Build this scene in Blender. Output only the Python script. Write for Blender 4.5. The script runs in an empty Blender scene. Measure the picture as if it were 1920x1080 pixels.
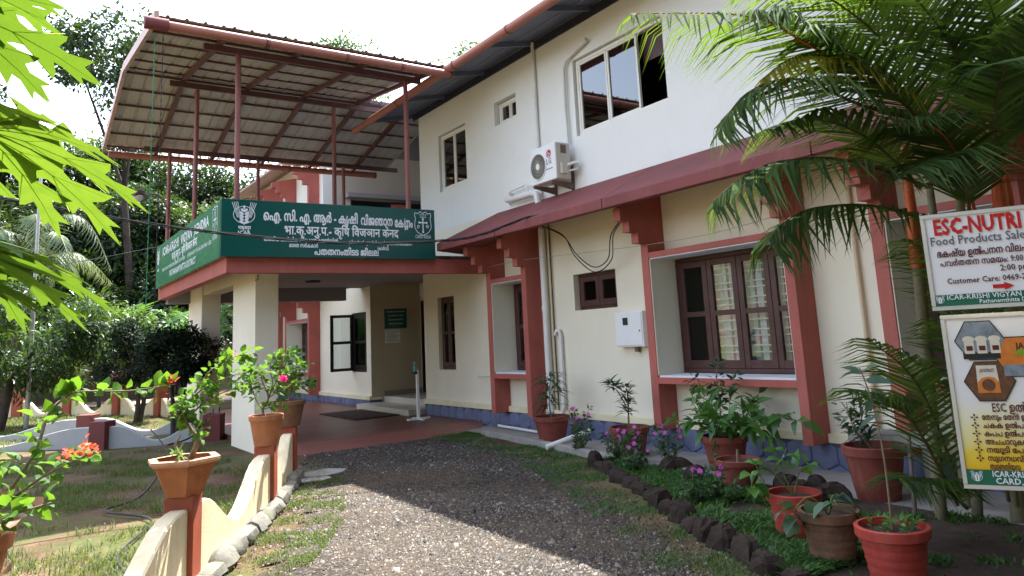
import bpy, math, random
import numpy as np
from mathutils import Vector, Matrix

random.seed(7)
RNG = np.random.default_rng(11)
scene = bpy.context.scene
COL = scene.collection

# ------------------------------------------------------------------ camera
cam_d = bpy.data.cameras.new("camera")
cam_d.sensor_width = 36.0
cam_d.lens = 1400.0 / 1920.0 * 36.0
cam_d.shift_x = (960 - 1000) / 1920.0
cam_d.shift_y = (388 - 540) / 1920.0
cam_d.clip_start = 0.05
cam_d.clip_end = 2000.0
cam = bpy.data.objects.new("camera", cam_d)
COL.objects.link(cam)
ROT = ((0.82071505, -0.56884672, -0.05329362), (0.05237864, 0.16779865, -0.98442881), (0.5689317, 0.8051441, 0.1675103))
cam.matrix_world = Matrix((
    (ROT[0][0], -ROT[1][0], -ROT[2][0], 0.0),
    (ROT[0][1], -ROT[1][1], -ROT[2][1], 0.0),
    (ROT[0][2], -ROT[1][2], -ROT[2][2], 1.55),
    (0, 0, 0, 1)))
scene.camera = cam

# ------------------------------------------------------------------ light
SUN_DIR = Vector((2.74, 2.46, 6.2)).normalized()
SUN_EL = math.asin(SUN_DIR.z)
SUN_AZ = math.atan2(SUN_DIR.x, SUN_DIR.y)
world = bpy.data.worlds.new("World")
scene.world = world
world.use_nodes = True
wn, wl = world.node_tree.nodes, world.node_tree.links
wn.clear()
sky = wn.new("ShaderNodeTexSky")
sky.sky_type = 'NISHITA'
sky.sun_disc = False
sky.sun_elevation = SUN_EL
sky.sun_rotation = SUN_AZ
sky.air_density = 1.0
sky.dust_density = 2.0
sky.ozone_density = 1.0
hs = wn.new("ShaderNodeHueSaturation")          # thin bright cloud veil: the same sky, paler
hs.inputs['Saturation'].default_value = 0.62
hs.inputs['Value'].default_value = 1.35
bg = wn.new("ShaderNodeBackground")
bg.inputs['Strength'].default_value = 0.15
wo = wn.new("ShaderNodeOutputWorld")
wl.new(sky.outputs[0], hs.inputs['Color'])
wl.new(hs.outputs[0], bg.inputs['Color'])
wl.new(bg.outputs[0], wo.inputs['Surface'])
sun_d = bpy.data.lights.new("sun", 'SUN')
sun_d.energy = 5.0
sun_d.angle = math.radians(0.53)
sun_d.color = (1.0, 0.955, 0.88)
sun = bpy.data.objects.new("sun", sun_d)
COL.objects.link(sun)
sun.rotation_euler = (-SUN_DIR).to_track_quat('-Z', 'Y').to_euler()
scene.view_settings.view_transform = 'Standard'
scene.view_settings.look = 'None'
scene.view_settings.exposure = 1.95
scene.view_settings.gamma = 1.0
scene.view_settings.use_curve_mapping = False
scene.render.engine = 'CYCLES'
scene.cycles.max_bounces = 8
scene.cycles.diffuse_bounces = 5
scene.cycles.glossy_bounces = 3
scene.cycles.transmission_bounces = 5
scene.cycles.transparent_max_bounces = 8
scene.cycles.sample_clamp_indirect = 6.0
scene.cycles.use_denoising = True

# ------------------------------------------------------------------ helpers
ORG = {}


def tag(o, label=None, cat=None, group=None, kind=None):
    if label: o["label"] = label
    if cat: o["category"] = cat
    if group: o["group"] = group
    if kind: o["kind"] = kind
    return o


def thing(name, label, cat, loc=(0, 0, 0), group=None, rotz=0.0):
    o = bpy.data.objects.new(name, None)
    o.empty_display_size = 0.2
    COL.objects.link(o)
    o.location = loc
    o.rotation_euler = (0, 0, rotz)
    ORG[o.name] = Vector(loc)
    return tag(o, label, cat, group)


def link(name, me, parent=None, org=None):
    o = bpy.data.objects.new(name, me)
    COL.objects.link(o)
    if parent is not None:
        o.parent = parent
        ORG[o.name] = ORG.get(parent.name, Vector((0, 0, 0)))
    else:
        o.location = org or (0, 0, 0)
        ORG[o.name] = Vector(org or (0, 0, 0))
    return o


class MB:
    """collects shapes in world (or a thing's own) coordinates and links them as ONE mesh object"""
    def __init__(s):
        s.v = []; s.f = []; s.m = []; s.cur = 0

    def add(s, vs, fs):
        o = len(s.v)
        s.v += [tuple(v) for v in vs]
        s.f += [tuple(i + o for i in f) for f in fs]
        s.m += [s.cur] * len(fs)
        return s

    def mi(s, i):
        s.cur = i
        return s

    def box(s, a, b):
        x0, y0, z0 = [min(a[i], b[i]) for i in range(3)]
        x1, y1, z1 = [max(a[i], b[i]) for i in range(3)]
        return s.add([(x0, y0, z0), (x1, y0, z0), (x1, y1, z0), (x0, y1, z0), (x0, y0, z1), (x1, y0, z1), (x1, y1, z1), (x0, y1, z1)],
                     [(0, 3, 2, 1), (4, 5, 6, 7), (0, 1, 5, 4), (1, 2, 6, 5), (2, 3, 7, 6), (3, 0, 4, 7)])

    def obox(s, c, ux, uy, uz):
        c, ux, uy, uz = Vector(c), Vector(ux), Vector(uy), Vector(uz)
        vs = [c + ux * a + uy * b + uz * d for d in (-1, 1) for (a, b) in ((-1, -1), (1, -1), (1, 1), (-1, 1))]
        return s.add(vs, [(0, 3, 2, 1), (4, 5, 6, 7), (0, 1, 5, 4), (1, 2, 6, 5), (2, 3, 7, 6), (3, 0, 4, 7)])

    def bar(s, a, b, w, h, up=(0, 0, 1)):
        a, b = Vector(a), Vector(b)
        d = b - a
        L = d.length
        d.normalize()
        sd = d.cross(Vector(up)).normalized()
        u = sd.cross(d).normalized()
        return s.obox((a + b) / 2, d * (L / 2), sd * (w / 2), u * (h / 2))

    def prism(s, poly, fn, a, b):
        n = len(poly)
        vs = [fn(p[0], p[1], a) for p in poly] + [fn(p[0], p[1], b) for p in poly]
        fs = [tuple(range(n - 1, -1, -1)), tuple(range(n, 2 * n))]
        fs += [(i, (i + 1) % n, n + (i + 1) % n, n + i) for i in range(n)]
        return s.add(vs, fs)

    def tube(s, pts, r, n=8, caps=True):
        pts = [Vector(p) for p in pts]
        rs = r if isinstance(r, (list, tuple)) else [r] * len(pts)
        vs, fs = [], []
        prev = None
        for i, p in enumerate(pts):
            d = (pts[min(i + 1, len(pts) - 1)] - pts[max(i - 1, 0)])
            d = d.normalized() if d.length > 1e-9 else Vector((0, 0, 1))
            if prev is None:
                u = d.cross(Vector((0, 0, 1)) if abs(d.z) < 0.95 else Vector((1, 0, 0))).normalized()
            else:
                u = (prev - d * prev.dot(d))
                u = u.normalized() if u.length > 1e-6 else d.orthogonal().normalized()
            prev = u
            w = d.cross(u)
            for k in range(n):
                t = 2 * math.pi * k / n
                vs.append(p + (u * math.cos(t) + w * math.sin(t)) * rs[i])
        for i in range(len(pts) - 1):
            for k in range(n):
                a, b = i * n + k, i * n + (k + 1) % n
                fs.append((a, b, b + n, a + n))
        if caps:
            fs.append(tuple(range(n - 1, -1, -1)))
            fs.append(tuple(range((len(pts) - 1) * n, len(pts) * n)))
        return s.add(vs, fs)

    def lathe(s, prof, n=24, c=(0, 0, 0), rot=0.0):
        vs, fs = [], []
        for r, z in prof:
            for k in range(n):
                t = 2 * math.pi * k / n + rot
                vs.append((c[0] + r * math.cos(t), c[1] + r * math.sin(t), c[2] + z))
        for i in range(len(prof) - 1):
            for k in range(n):
                a, b = i * n + k, i * n + (k + 1) % n
                fs.append((a, b, b + n, a + n))
        return s.add(vs, fs)

    def disc(s, c, r, n=20, rot=0.0):
        return s.add([(c[0] + r * math.cos(2 * math.pi * k / n + rot), c[1] + r * math.sin(2 * math.pi * k / n + rot), c[2]) for k in range(n)], [tuple(range(n))])

    def mesh(s, name, mats, off=(0, 0, 0), smooth=False):
        me = bpy.data.meshes.new(name)
        if off[0] or off[1] or off[2]:
            s.v = [(x - off[0], y - off[1], z - off[2]) for x, y, z in s.v]
        me.from_pydata(s.v, [], s.f)
        for m in (mats if isinstance(mats, (list, tuple)) else [mats]):
            me.materials.append(m)
        if max(s.m, default=0) > 0:
            me.polygons.foreach_set('material_index', s.m)
        if smooth:
            me.polygons.foreach_set('use_smooth', [True] * len(me.polygons))
            try:
                me.set_sharp_from_angle(angle=math.radians(40))
            except Exception:
                pass
        me.update()
        return me

    def build(s, name, mats, parent=None, smooth=False, org=None, local=False):
        if parent is not None:
            off = (0, 0, 0) if local else ORG.get(parent.name, Vector((0, 0, 0)))
        else:
            off = org or (0, 0, 0)
        return link(name, s.mesh(name, mats, off, smooth), parent, org)


def dup(root, loc, rotz=None, label=None, group=None):
    """a copy of a thing with copies of its parts and their sub-parts"""
    r = root.copy()
    COL.objects.link(r)
    r.location = loc
    if rotz is not None: r.rotation_euler = (0, 0, rotz)
    if label: r["label"] = label
    if group: r["group"] = group
    for ch in list(root.children):
        c = ch.copy(); COL.objects.link(c); c.parent = r
        for g in ch.children:
            d = g.copy(); COL.objects.link(d); d.parent = c
    return r


def bevel(o, w=0.008, seg=2):
    m = o.modifiers.new("bevel", 'BEVEL')
    m.width = w; m.segments = seg; m.limit_method = 'ANGLE'
    return o


# ------------------------------------------------------------------ materials
def srgb(r, g, b):
    f = lambda c: (c / 255 / 12.92) if c / 255 <= 0.04045 else ((c / 255 + 0.055) / 1.055) ** 2.4
    return (f(r), f(g), f(b))


def newmat(name):
    m = bpy.data.materials.new(name)
    m.use_nodes = True
    n, l = m.node_tree.nodes, m.node_tree.links
    n.clear()
    out = n.new("ShaderNodeOutputMaterial")
    return m, n, l, out


def ramp(n, stops, interp='LINEAR'):
    r = n.new("ShaderNodeValToRGB")
    r.color_ramp.interpolation = interp
    while len(r.color_ramp.elements) < len(stops):
        r.color_ramp.elements.new(0.5)
    for e, (p, c) in zip(r.color_ramp.elements, stops):
        e.position = p
        e.color = (c[0], c[1], c[2], 1.0)
    return r


def noise(n, l, coord, scale, detail=5, rough=0.6, mapscale=None):
    t = n.new("ShaderNodeTexNoise")
    t.inputs['Scale'].default_value = scale
    t.inputs['Detail'].default_value = detail
    t.inputs['Roughness'].default_value = rough
    src = coord
    if mapscale:
        mp = n.new("ShaderNodeMapping")
        mp.inputs['Scale'].default_value = mapscale
        l.new(coord, mp.inputs['Vector'])
        src = mp.outputs[0]
    l.new(src, t.inputs['Vector'])
    return t


def mixc(n, l, fac, a, b, mode='MIX'):
    m = n.new("ShaderNodeMix")
    m.data_type = 'RGBA'
    m.blend_type = mode
    for sock, val in ((m.inputs[0], fac), (m.inputs[6], a), (m.inputs[7], b)):
        if hasattr(val, 'is_output'):
            l.new(val, sock)
        elif isinstance(val, (int, float)):
            sock.default_value = val
        else:
            sock.default_value = (val[0], val[1], val[2], 1)
    return m.outputs[2]


def paint(name, base, rough=0.6, var=0.12, scale=4.0, bump=0.0, bscale=60.0, stain=None, stain_amt=0.0, spec=0.4, streak=None, streak_amt=0.0, metal=0.0, clean=False):
    """a plain painted / fired / metal surface: base colour with uneven tone, stains, vertical streaks and fine relief"""
    m, n, l, out = newmat(name)
    p = n.new("ShaderNodeBsdfPrincipled")
    p.inputs['Roughness'].default_value = rough
    p.inputs['Metallic'].default_value = metal
    p.inputs['Specular IOR Level'].default_value = spec
    g = n.new("ShaderNodeNewGeometry")
    co = g.outputs['Position']
    t = noise(n, l, co, scale)
    lo = tuple(c * (1 - var) for c in base)
    hi = tuple(min(1, c * (1 + var)) for c in base)
    r = ramp(n, [(0.3, lo), (0.7, hi)])
    l.new(t.outputs['Fac'], r.inputs[0])
    col = r.outputs[0]
    if stain is not None:
        t2 = noise(n, l, co, scale * 0.6, 8, 0.7)
        r2 = ramp(n, [(0.5, (0, 0, 0)), (0.72, (stain_amt,) * 3)])
        l.new(t2.outputs['Fac'], r2.inputs[0])
        col = mixc(n, l, r2.outputs[0], col, stain)
    if streak is not None:
        t3 = noise(n, l, co, 1.0, 6, 0.65, (9, 9, 0.7))
        r3 = ramp(n, [(0.52, (0, 0, 0)), (0.75, (streak_amt,) * 3)])
        l.new(t3.outputs['Fac'], r3.inputs[0])
        col = mixc(n, l, r3.outputs[0], col, streak)
    l.new(col, p.inputs['Base Color'])
    if not clean:
        rr = n.new("ShaderNodeMapRange")
        rr.inputs['To Min'].default_value = max(0.03, rough - 0.1)
        rr.inputs['To Max'].default_value = min(1, rough + 0.12)
        l.new(t.outputs['Fac'], rr.inputs['Value'])
        l.new(rr.outputs[0], p.inputs['Roughness'])
    if bump:
        tb = noise(n, l, co, bscale, 6, 0.65)
        b = n.new("ShaderNodeBump")
        b.inputs['Strength'].default_value = bump
        b.inputs['Distance'].default_value = 0.02
        l.new(tb.outputs['Fac'], b.inputs['Height'])
        l.new(b.outputs[0], p.inputs['Normal'])
    l.new(p.outputs[0], out.inputs['Surface'])
    return m


def leafmat(name, dark, mid, light, trans, tfac=0.4, rough=0.42, spec=0.45, mottle=0.0):
    """foliage: each leaf face has its own tone; sun shines through it"""
    m, n, l, out = newmat(name)
    a = n.new("ShaderNodeAttribute")
    a.attribute_name = "rnd"
    r = ramp(n, [(0.0, dark), (0.55, mid), (1.0, light)])
    fac = a.outputs['Fac']
    if mottle:
        g = n.new("ShaderNodeNewGeometry")
        tn = noise(n, l, g.outputs['Position'], 22, 6, 0.65)
        ma = n.new("ShaderNodeMath")
        ma.operation = 'MULTIPLY_ADD'
        ma.inputs[1].default_value = mottle
        l.new(tn.outputs['Fac'], ma.inputs[0])
        l.new(a.outputs['Fac'], ma.inputs[2])
        sb = n.new("ShaderNodeMath")
        sb.operation = 'SUBTRACT'
        sb.inputs[1].default_value = mottle * 0.5
        l.new(ma.outputs[0], sb.inputs[0])
        fac = sb.outputs[0]
    l.new(fac, r.inputs[0])
    p = n.new("ShaderNodeBsdfDiffuse")
    l.new(r.outputs[0], p.inputs['Color'])
    t = n.new("ShaderNodeBsdfTranslucent")
    tc = mixc(n, l, 0.65, r.outputs[0], trans)
    l.new(tc, t.inputs['Color'])
    mx = n.new("ShaderNodeMixShader")
    mx.inputs[0].default_value = tfac
    l.new(p.outputs[0], mx.inputs[1])
    l.new(t.outputs[0], mx.inputs[2])
    gl = n.new("ShaderNodeBsdfGlossy")
    gl.inputs['Roughness'].default_value = rough
    gl.inputs['Color'].default_value = (0.9, 0.95, 1.0, 1)
    lw = n.new("ShaderNodeLayerWeight")
    lw.inputs['Blend'].default_value = 0.25
    sc_ = n.new("ShaderNodeMath")
    sc_.operation = 'MULTIPLY_ADD'
    sc_.inputs[1].default_value = spec * 0.30
    sc_.inputs[2].default_value = spec * 0.06
    l.new(lw.outputs['Fresnel'], sc_.inputs[0])
    m2 = n.new("ShaderNodeMixShader")
    l.new(sc_.outputs[0], m2.inputs[0])
    l.new(mx.outputs[0], m2.inputs[1])
    l.new(gl.outputs[0], m2.inputs[2])
    l.new(m2.outputs[0], out.inputs['Surface'])
    return m


MAT = {}
MAT['white_wall'] = paint("white_wall", (0.80, 0.80, 0.78), 0.75, 0.02, 0.9, 0.10, 90, (0.68, 0.63, 0.53), 0.34, 0.25, (0.64, 0.60, 0.53), 0.10)
MAT['cream_wall'] = paint("cream_wall", (0.80, 0.74, 0.60), 0.75, 0.04, 1.1, 0.12, 90, (0.66, 0.55, 0.36), 0.15, 0.25, (0.64, 0.55, 0.40), 0.10)
MAT['cream_base'] = paint("cream_base", (0.78, 0.70, 0.48), 0.7, 0.06, 2.0, 0.10, 80, (0.45, 0.34, 0.20), 0.45, 0.25)
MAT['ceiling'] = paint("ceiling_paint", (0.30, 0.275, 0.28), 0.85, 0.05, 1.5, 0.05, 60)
MAT['red_paint'] = paint("red_oxide_paint", (0.41, 0.112, 0.090), 0.62, 0.12, 2.2, 0.10, 70, (0.28, 0.088, 0.075), 0.55, 0.3, (0.48, 0.21, 0.18), 0.35)
MAT['awning_paint'] = paint("awning_red_paint", (0.215, 0.064, 0.062), 0.7, 0.18, 1.6, 0.16, 50, (0.17, 0.07, 0.075), 0.6, 0.25, (0.33, 0.15, 0.14), 0.25)
MAT['post_red'] = paint("post_red_oxide", (0.36, 0.085, 0.045), 0.65, 0.12, 3.0, 0.12, 60, (0.16, 0.07, 0.05), 0.55, 0.3, (0.22, 0.13, 0.06), 0.4)
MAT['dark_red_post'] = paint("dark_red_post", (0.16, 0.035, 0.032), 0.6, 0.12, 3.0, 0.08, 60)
MAT['plinth_blue'] = paint("plinth_slate_blue", (0.135, 0.155, 0.255), 0.6, 0.22, 4.0, 0.3, 30, (0.10, 0.10, 0.13), 0.6, 0.35)
MAT['plinth_joint'] = paint("plinth_joint_blue", (0.07, 0.08, 0.13), 0.8, 0.2, 6.0, 0.2, 60)
MAT['sill_white'] = paint("sill_white", (0.72, 0.72, 0.76), 0.6, 0.05, 3.0)
MAT['wood'] = paint("dark_brown_wood", (0.070, 0.026, 0.022), 0.42, 0.25, 6.0, 0.12, 40, (0.035, 0.014, 0.013), 0.6, 0.45)
MAT['black_wood'] = paint("black_brown_wood", (0.018, 0.012, 0.012), 0.45, 0.25, 6.0, 0.08, 40)
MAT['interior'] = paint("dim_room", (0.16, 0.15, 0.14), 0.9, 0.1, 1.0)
MAT['curtain'] = paint("pale_curtain", (0.60, 0.68, 0.78), 0.9, 0.12, 9.0, 0.25, 25)
MAT['grille'] = paint("white_grille_rod", (0.75, 0.75, 0.76), 0.4, 0.05, 8.0)
MAT['upvc'] = paint("white_window_frame", (0.80, 0.78, 0.72), 0.4, 0.04, 4.0)
MAT['gutter'] = paint("terracotta_gutter", (0.38, 0.150, 0.115), 0.5, 0.12, 1.8, 0.04, 40, (0.36, 0.12, 0.08), 0.5, 0.4)
MAT['steel_red'] = paint("red_oxide_steel", (0.115, 0.050, 0.048), 0.5, 0.16, 3.5, 0.08, 60, (0.30, 0.13, 0.10), 0.3, 0.4)
MAT['steel_pole'] = paint("pink_red_post", (0.27, 0.10, 0.088), 0.5, 0.12, 3.0, 0.06, 60, (0.17, 0.06, 0.06), 0.4, 0.4)
MAT['sheet_under'] = paint("pale_roof_sheet", (0.41, 0.40, 0.385), 0.5, 0.10, 2.0, 0.03, 20, (0.32, 0.31, 0.30), 0.5, 0.4)
MAT['sheet_blue'] = paint("grey_blue_roof_sheet", (0.14, 0.16, 0.23), 0.45, 0.12, 1.5, 0.03, 20)
MAT['flashing'] = paint("pinkish_flashing", (0.55, 0.36, 0.31), 0.5, 0.16, 5.0, 0.06, 40, (0.30, 0.20, 0.17), 0.6)
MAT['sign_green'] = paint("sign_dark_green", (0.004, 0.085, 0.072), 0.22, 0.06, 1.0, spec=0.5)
MAT['sign_green_lit'] = paint("sign_green_lit_copy", (0.035, 0.20, 0.105), 0.25, 0.07, 1.0, spec=0.5)  # brighter copy of the sign green, with the light on that side painted in
MAT['letter'] = paint("white_lettering", (0.78, 0.82, 0.86), 0.5, 0.02, 4.0)
MAT['floor_tile'] = paint("red_cement_floor", (0.150, 0.058, 0.046), 0.40, 0.12, 1.2, 0.03, 30, (0.11, 0.046, 0.038), 0.5, 0.3)
MAT['apron_red'] = paint("apron_red_cement", (0.22, 0.078, 0.060), 0.45, 0.14, 1.4, 0.06, 40, (0.14, 0.06, 0.05), 0.5, 0.4)
MAT['step_tile'] = paint("pale_step_tile", (0.55, 0.50, 0.42), 0.3, 0.05, 3.0)
MAT['doormat'] = paint("brown_doormat", (0.060, 0.024, 0.018), 0.95, 0.3, 30, 0.5, 160)
MAT['concrete'] = paint("grey_concrete", (0.30, 0.28, 0.255), 0.85, 0.2, 3.0, 0.3, 40, (0.15, 0.14, 0.12), 0.6)
MAT['terracotta'] = paint("terracotta_pot", (0.42, 0.155, 0.070), 0.75, 0.15, 7.0, 0.2, 50, (0.18, 0.085, 0.05), 0.8, 0.3, (0.50, 0.30, 0.20), 0.4)
MAT['terracotta_rim'] = paint("terracotta_pale", (0.52, 0.27, 0.16), 0.8, 0.12, 9.0, 0.2, 50, (0.30, 0.17, 0.10), 0.5, 0.3)
MAT['pot_red'] = paint("red_painted_pot", (0.38, 0.050, 0.036), 0.55, 0.14, 7.0, 0.12, 50, (0.20, 0.05, 0.035), 0.75, 0.3, (0.42, 0.17, 0.13), 0.4)
MAT['pot_brownred'] = paint("brown_red_pot", (0.22, 0.055, 0.040), 0.7, 0.2, 6.0, 0.16, 50, (0.10, 0.04, 0.03), 0.7, 0.25, (0.36, 0.22, 0.17), 0.4)
MAT['pot_mossy'] = paint("mossy_weathered_pot", (0.20, 0.105, 0.065), 0.9, 0.25, 5.0, 0.3, 35, (0.045, 0.045, 0.028), 0.9, 0.2)
MAT['soil'] = paint("dark_soil", (0.055, 0.036, 0.026), 0.95, 0.4, 25, 0.6, 60)
MAT['wall_cream_garden'] = paint("garden_wall_cream", (0.78, 0.66, 0.45), 0.8, 0.07, 2.5, 0.18, 50, (0.46, 0.38, 0.22), 0.35, 0.25, (0.34, 0.30, 0.14), 0.42)
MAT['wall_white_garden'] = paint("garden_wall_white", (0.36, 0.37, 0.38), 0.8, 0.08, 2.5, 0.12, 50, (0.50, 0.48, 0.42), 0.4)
MAT['kerb_stone'] = paint("limewashed_stone", (0.16, 0.155, 0.135), 0.9, 0.3, 5.0, 0.6, 22, (0.12, 0.13, 0.06), 0.95, 0.2)
MAT['laterite'] = paint("brown_laterite_stone", (0.036, 0.024, 0.019), 0.95, 0.3, 9.0, 0.7, 30, (0.04, 0.028, 0.024), 0.6, 0.2)
MAT['pvc'] = paint("white_pvc", (0.74, 0.73, 0.70), 0.4, 0.06, 3.0, stain=(0.5, 0.46, 0.38), stain_amt=0.4)
MAT['pvc_grey'] = paint("grey_pvc", (0.28, 0.32, 0.42), 0.5, 0.08, 3.0)
MAT['pvc_tan'] = paint("tan_conduit", (0.62, 0.50, 0.34), 0.5, 0.08, 3.0)
MAT['metal_white'] = paint("white_enamel", (0.80, 0.80, 0.80), 0.35, 0.03, 4.0)
MAT['ac_side'] = paint("ac_side_beige", (0.58, 0.54, 0.47), 0.45, 0.05, 4.0)
MAT['ac_dark'] = paint("ac_fan_dark", (0.045, 0.042, 0.045), 0.6, 0.1, 8.0)
MAT['bracket'] = paint("weathered_bracket", (0.16, 0.12, 0.10), 0.6, 0.2, 8.0, 0.1, 60)
MAT['black_rubber'] = paint("black_cable", (0.015, 0.015, 0.016), 0.5, 0.15, 20)
MAT['pole_grey'] = paint("galvanised_pole", (0.40, 0.40, 0.38), 0.45, 0.12, 5.0, metal=0.3)
MAT['green_chain'] = paint("green_cord", (0.03, 0.22, 0.12), 0.5, 0.2, 20)
MAT['logo_red'] = paint("logo_red", (0.42, 0.012, 0.05), 0.4, 0.02, 4.0)
MAT['text_grey'] = paint("grey_print", (0.12, 0.12, 0.13), 0.5, 0.02, 4.0)
MAT['board_white'] = paint("board_white_print", (0.78, 0.78, 0.80), 0.4, 0.02, 2.0)
MAT['board_frame'] = paint("board_aluminium", (0.62, 0.60, 0.55), 0.4, 0.06, 6.0, metal=0.2)
MAT['print_red'] = paint("print_red", (0.50, 0.012, 0.015), 0.45, 0.02, 4.0)
MAT['print_black'] = paint("print_black", (0.022, 0.020, 0.022), 0.45, 0.02, 4.0)
MAT['print_green'] = paint("print_green", (0.012, 0.13, 0.075), 0.45, 0.03, 4.0)
MAT['print_blue'] = paint("print_navy", (0.02, 0.022, 0.09), 0.45, 0.02, 4.0)
MAT['print_maroon'] = paint("print_maroon", (0.10, 0.016, 0.020), 0.45, 0.02, 4.0)
MAT['print_orange'] = paint("print_orange", (0.62, 0.19, 0.03), 0.45, 0.15, 30.0)
MAT['print_cream'] = paint("print_cream", (0.66, 0.62, 0.52), 0.45, 0.08, 30.0)
MAT['print_brown'] = paint("print_brown", (0.13, 0.06, 0.03), 0.45, 0.4, 60.0)
MAT['print_slate'] = paint("print_slate", (0.20, 0.24, 0.28), 0.45, 0.35, 25.0)
MAT['bark'] = paint("bark", (0.115, 0.085, 0.062), 0.95, 0.3, 5.0, 0.6, 25, (0.30, 0.28, 0.24), 0.5)
MAT['dark_bark'] = paint("dark_bark", (0.05, 0.038, 0.030), 0.95, 0.3, 6.0, 0.6, 25)
MAT['stem'] = paint("brown_stem", (0.20, 0.145, 0.095), 0.8, 0.2, 25.0, 0.2, 60)
MAT['stem_green'] = paint("green_stem", (0.12, 0.17, 0.045), 0.7, 0.2, 25.0)
MAT['rachis'] = paint("palm_rachis", (0.10, 0.085, 0.03), 0.55, 0.2, 10.0)
MAT['crownshaft'] = paint("orange_red_crownshaft", (0.48, 0.085, 0.018), 0.35, 0.18, 6.0, stain=(0.16, 0.03, 0.015), stain_amt=0.4)
MAT['palm_stem'] = paint("palm_stem", (0.15, 0.13, 0.075), 0.8, 0.3, 9.0, 0.3, 40)

MAT['leaf_palm'] = leafmat("palm_leaf", (0.022, 0.045, 0.016), (0.050, 0.092, 0.030), (0.11, 0.165, 0.055), (0.20, 0.34, 0.015), 0.38, 0.55, 0.07)
MAT['leaf_papaya'] = leafmat("papaya_leaf", (0.022, 0.075, 0.006), (0.055, 0.14, 0.012), (0.14, 0.22, 0.02), (0.125, 0.20, 0.014), 0.46, 0.6, 0.1, 1.5)
MAT['leaf_bright'] = leafmat("bougainvillea_leaf", (0.035, 0.10, 0.010), (0.060, 0.16, 0.014), (0.10, 0.21, 0.02), (0.18, 0.34, 0.018), 0.48, 0.55, 0.2)
MAT['leaf_forest'] = leafmat("forest_leaf", (0.005, 0.013, 0.004), (0.015, 0.035, 0.008), (0.045, 0.080, 0.016), (0.085, 0.16, 0.014), 0.28, 0.45, 0.4)
MAT['leaf_forest_light'] = leafmat("light_forest_leaf", (0.011, 0.030, 0.006), (0.034, 0.075, 0.012), (0.080, 0.135, 0.022), (0.15, 0.26, 0.02), 0.36, 0.45, 0.4)
MAT['leaf_ficus'] = leafmat("dark_shrub_leaf", (0.005, 0.010, 0.006), (0.009, 0.018, 0.009), (0.018, 0.038, 0.014), (0.03, 0.07, 0.015), 0.15, 0.5, 0.15)
MAT['leaf_mango'] = leafmat("mango_leaf", (0.008, 0.022, 0.006), (0.022, 0.052, 0.011), (0.055, 0.105, 0.02), (0.11, 0.21, 0.018), 0.32, 0.38, 0.4)
MAT['leaf_pot'] = leafmat("pot_plant_leaf", (0.035, 0.11, 0.025), (0.065, 0.19, 0.035), (0.12, 0.27, 0.05), (0.22, 0.45, 0.04), 0.35, 0.4, 0.5)
MAT['leaf_darkpot'] = leafmat("dark_pot_plant_leaf", (0.018, 0.05, 0.022), (0.030, 0.080, 0.030), (0.06, 0.12, 0.045), (0.10, 0.22, 0.05), 0.25, 0.4, 0.5)
MAT['leaf_grey'] = leafmat("blue_green_leaf", (0.05, 0.10, 0.07), (0.075, 0.135, 0.09), (0.13, 0.20, 0.10), (0.15, 0.3, 0.07), 0.25, 0.5, 0.4)
MAT['leaf_red'] = leafmat("dark_red_leaf", (0.05, 0.012, 0.018), (0.10, 0.022, 0.03), (0.17, 0.05, 0.05), (0.25, 0.05, 0.05), 0.3)
MAT['leaf_coco'] = leafmat("coconut_leaf", (0.05, 0.085, 0.035), (0.10, 0.15, 0.06), (0.20, 0.25, 0.12), (0.25, 0.32, 0.08), 0.3, 0.4, 0.6)
MAT['leaf_grass'] = leafmat("grass_blade", (0.036, 0.060, 0.012), (0.070, 0.108, 0.020), (0.15, 0.175, 0.045), (0.20, 0.27, 0.03), 0.4, 0.5, 0.3)
MAT['leaf_cover'] = leafmat("ground_cover_leaf", (0.022, 0.065, 0.014), (0.045, 0.125, 0.022), (0.08, 0.18, 0.03), (0.18, 0.34, 0.03), 0.32, 0.5, 0.3)
MAT['leaf_dead'] = leafmat("dead_palm_leaf", (0.10, 0.055, 0.025), (0.17, 0.095, 0.045), (0.26, 0.16, 0.08), (0.3, 0.17, 0.06), 0.3, 0.6, 0.15)
MAT['leaf_yellow'] = leafmat("yellowing_palm_leaf", (0.20, 0.19, 0.02), (0.30, 0.27, 0.03), (0.36, 0.32, 0.04), (0.5, 0.42, 0.02), 0.45, 0.6, 0.15)
MAT['petal_pink'] = leafmat("magenta_petal", (0.50, 0.05, 0.36), (0.62, 0.09, 0.46), (0.72, 0.16, 0.56), (0.75, 0.12, 0.55), 0.35, 0.6, 0.2)
MAT['petal_coral'] = leafmat("coral_bract", (0.62, 0.06, 0.06), (0.75, 0.13, 0.09), (0.80, 0.28, 0.10), (0.9, 0.2, 0.08), 0.45, 0.6, 0.2)
MAT['petal_magenta'] = leafmat("magenta_bract", (0.62, 0.02, 0.18), (0.75, 0.04, 0.26), (0.8, 0.1, 0.35), (0.9, 0.05, 0.3), 0.45, 0.6, 0.2)


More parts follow.
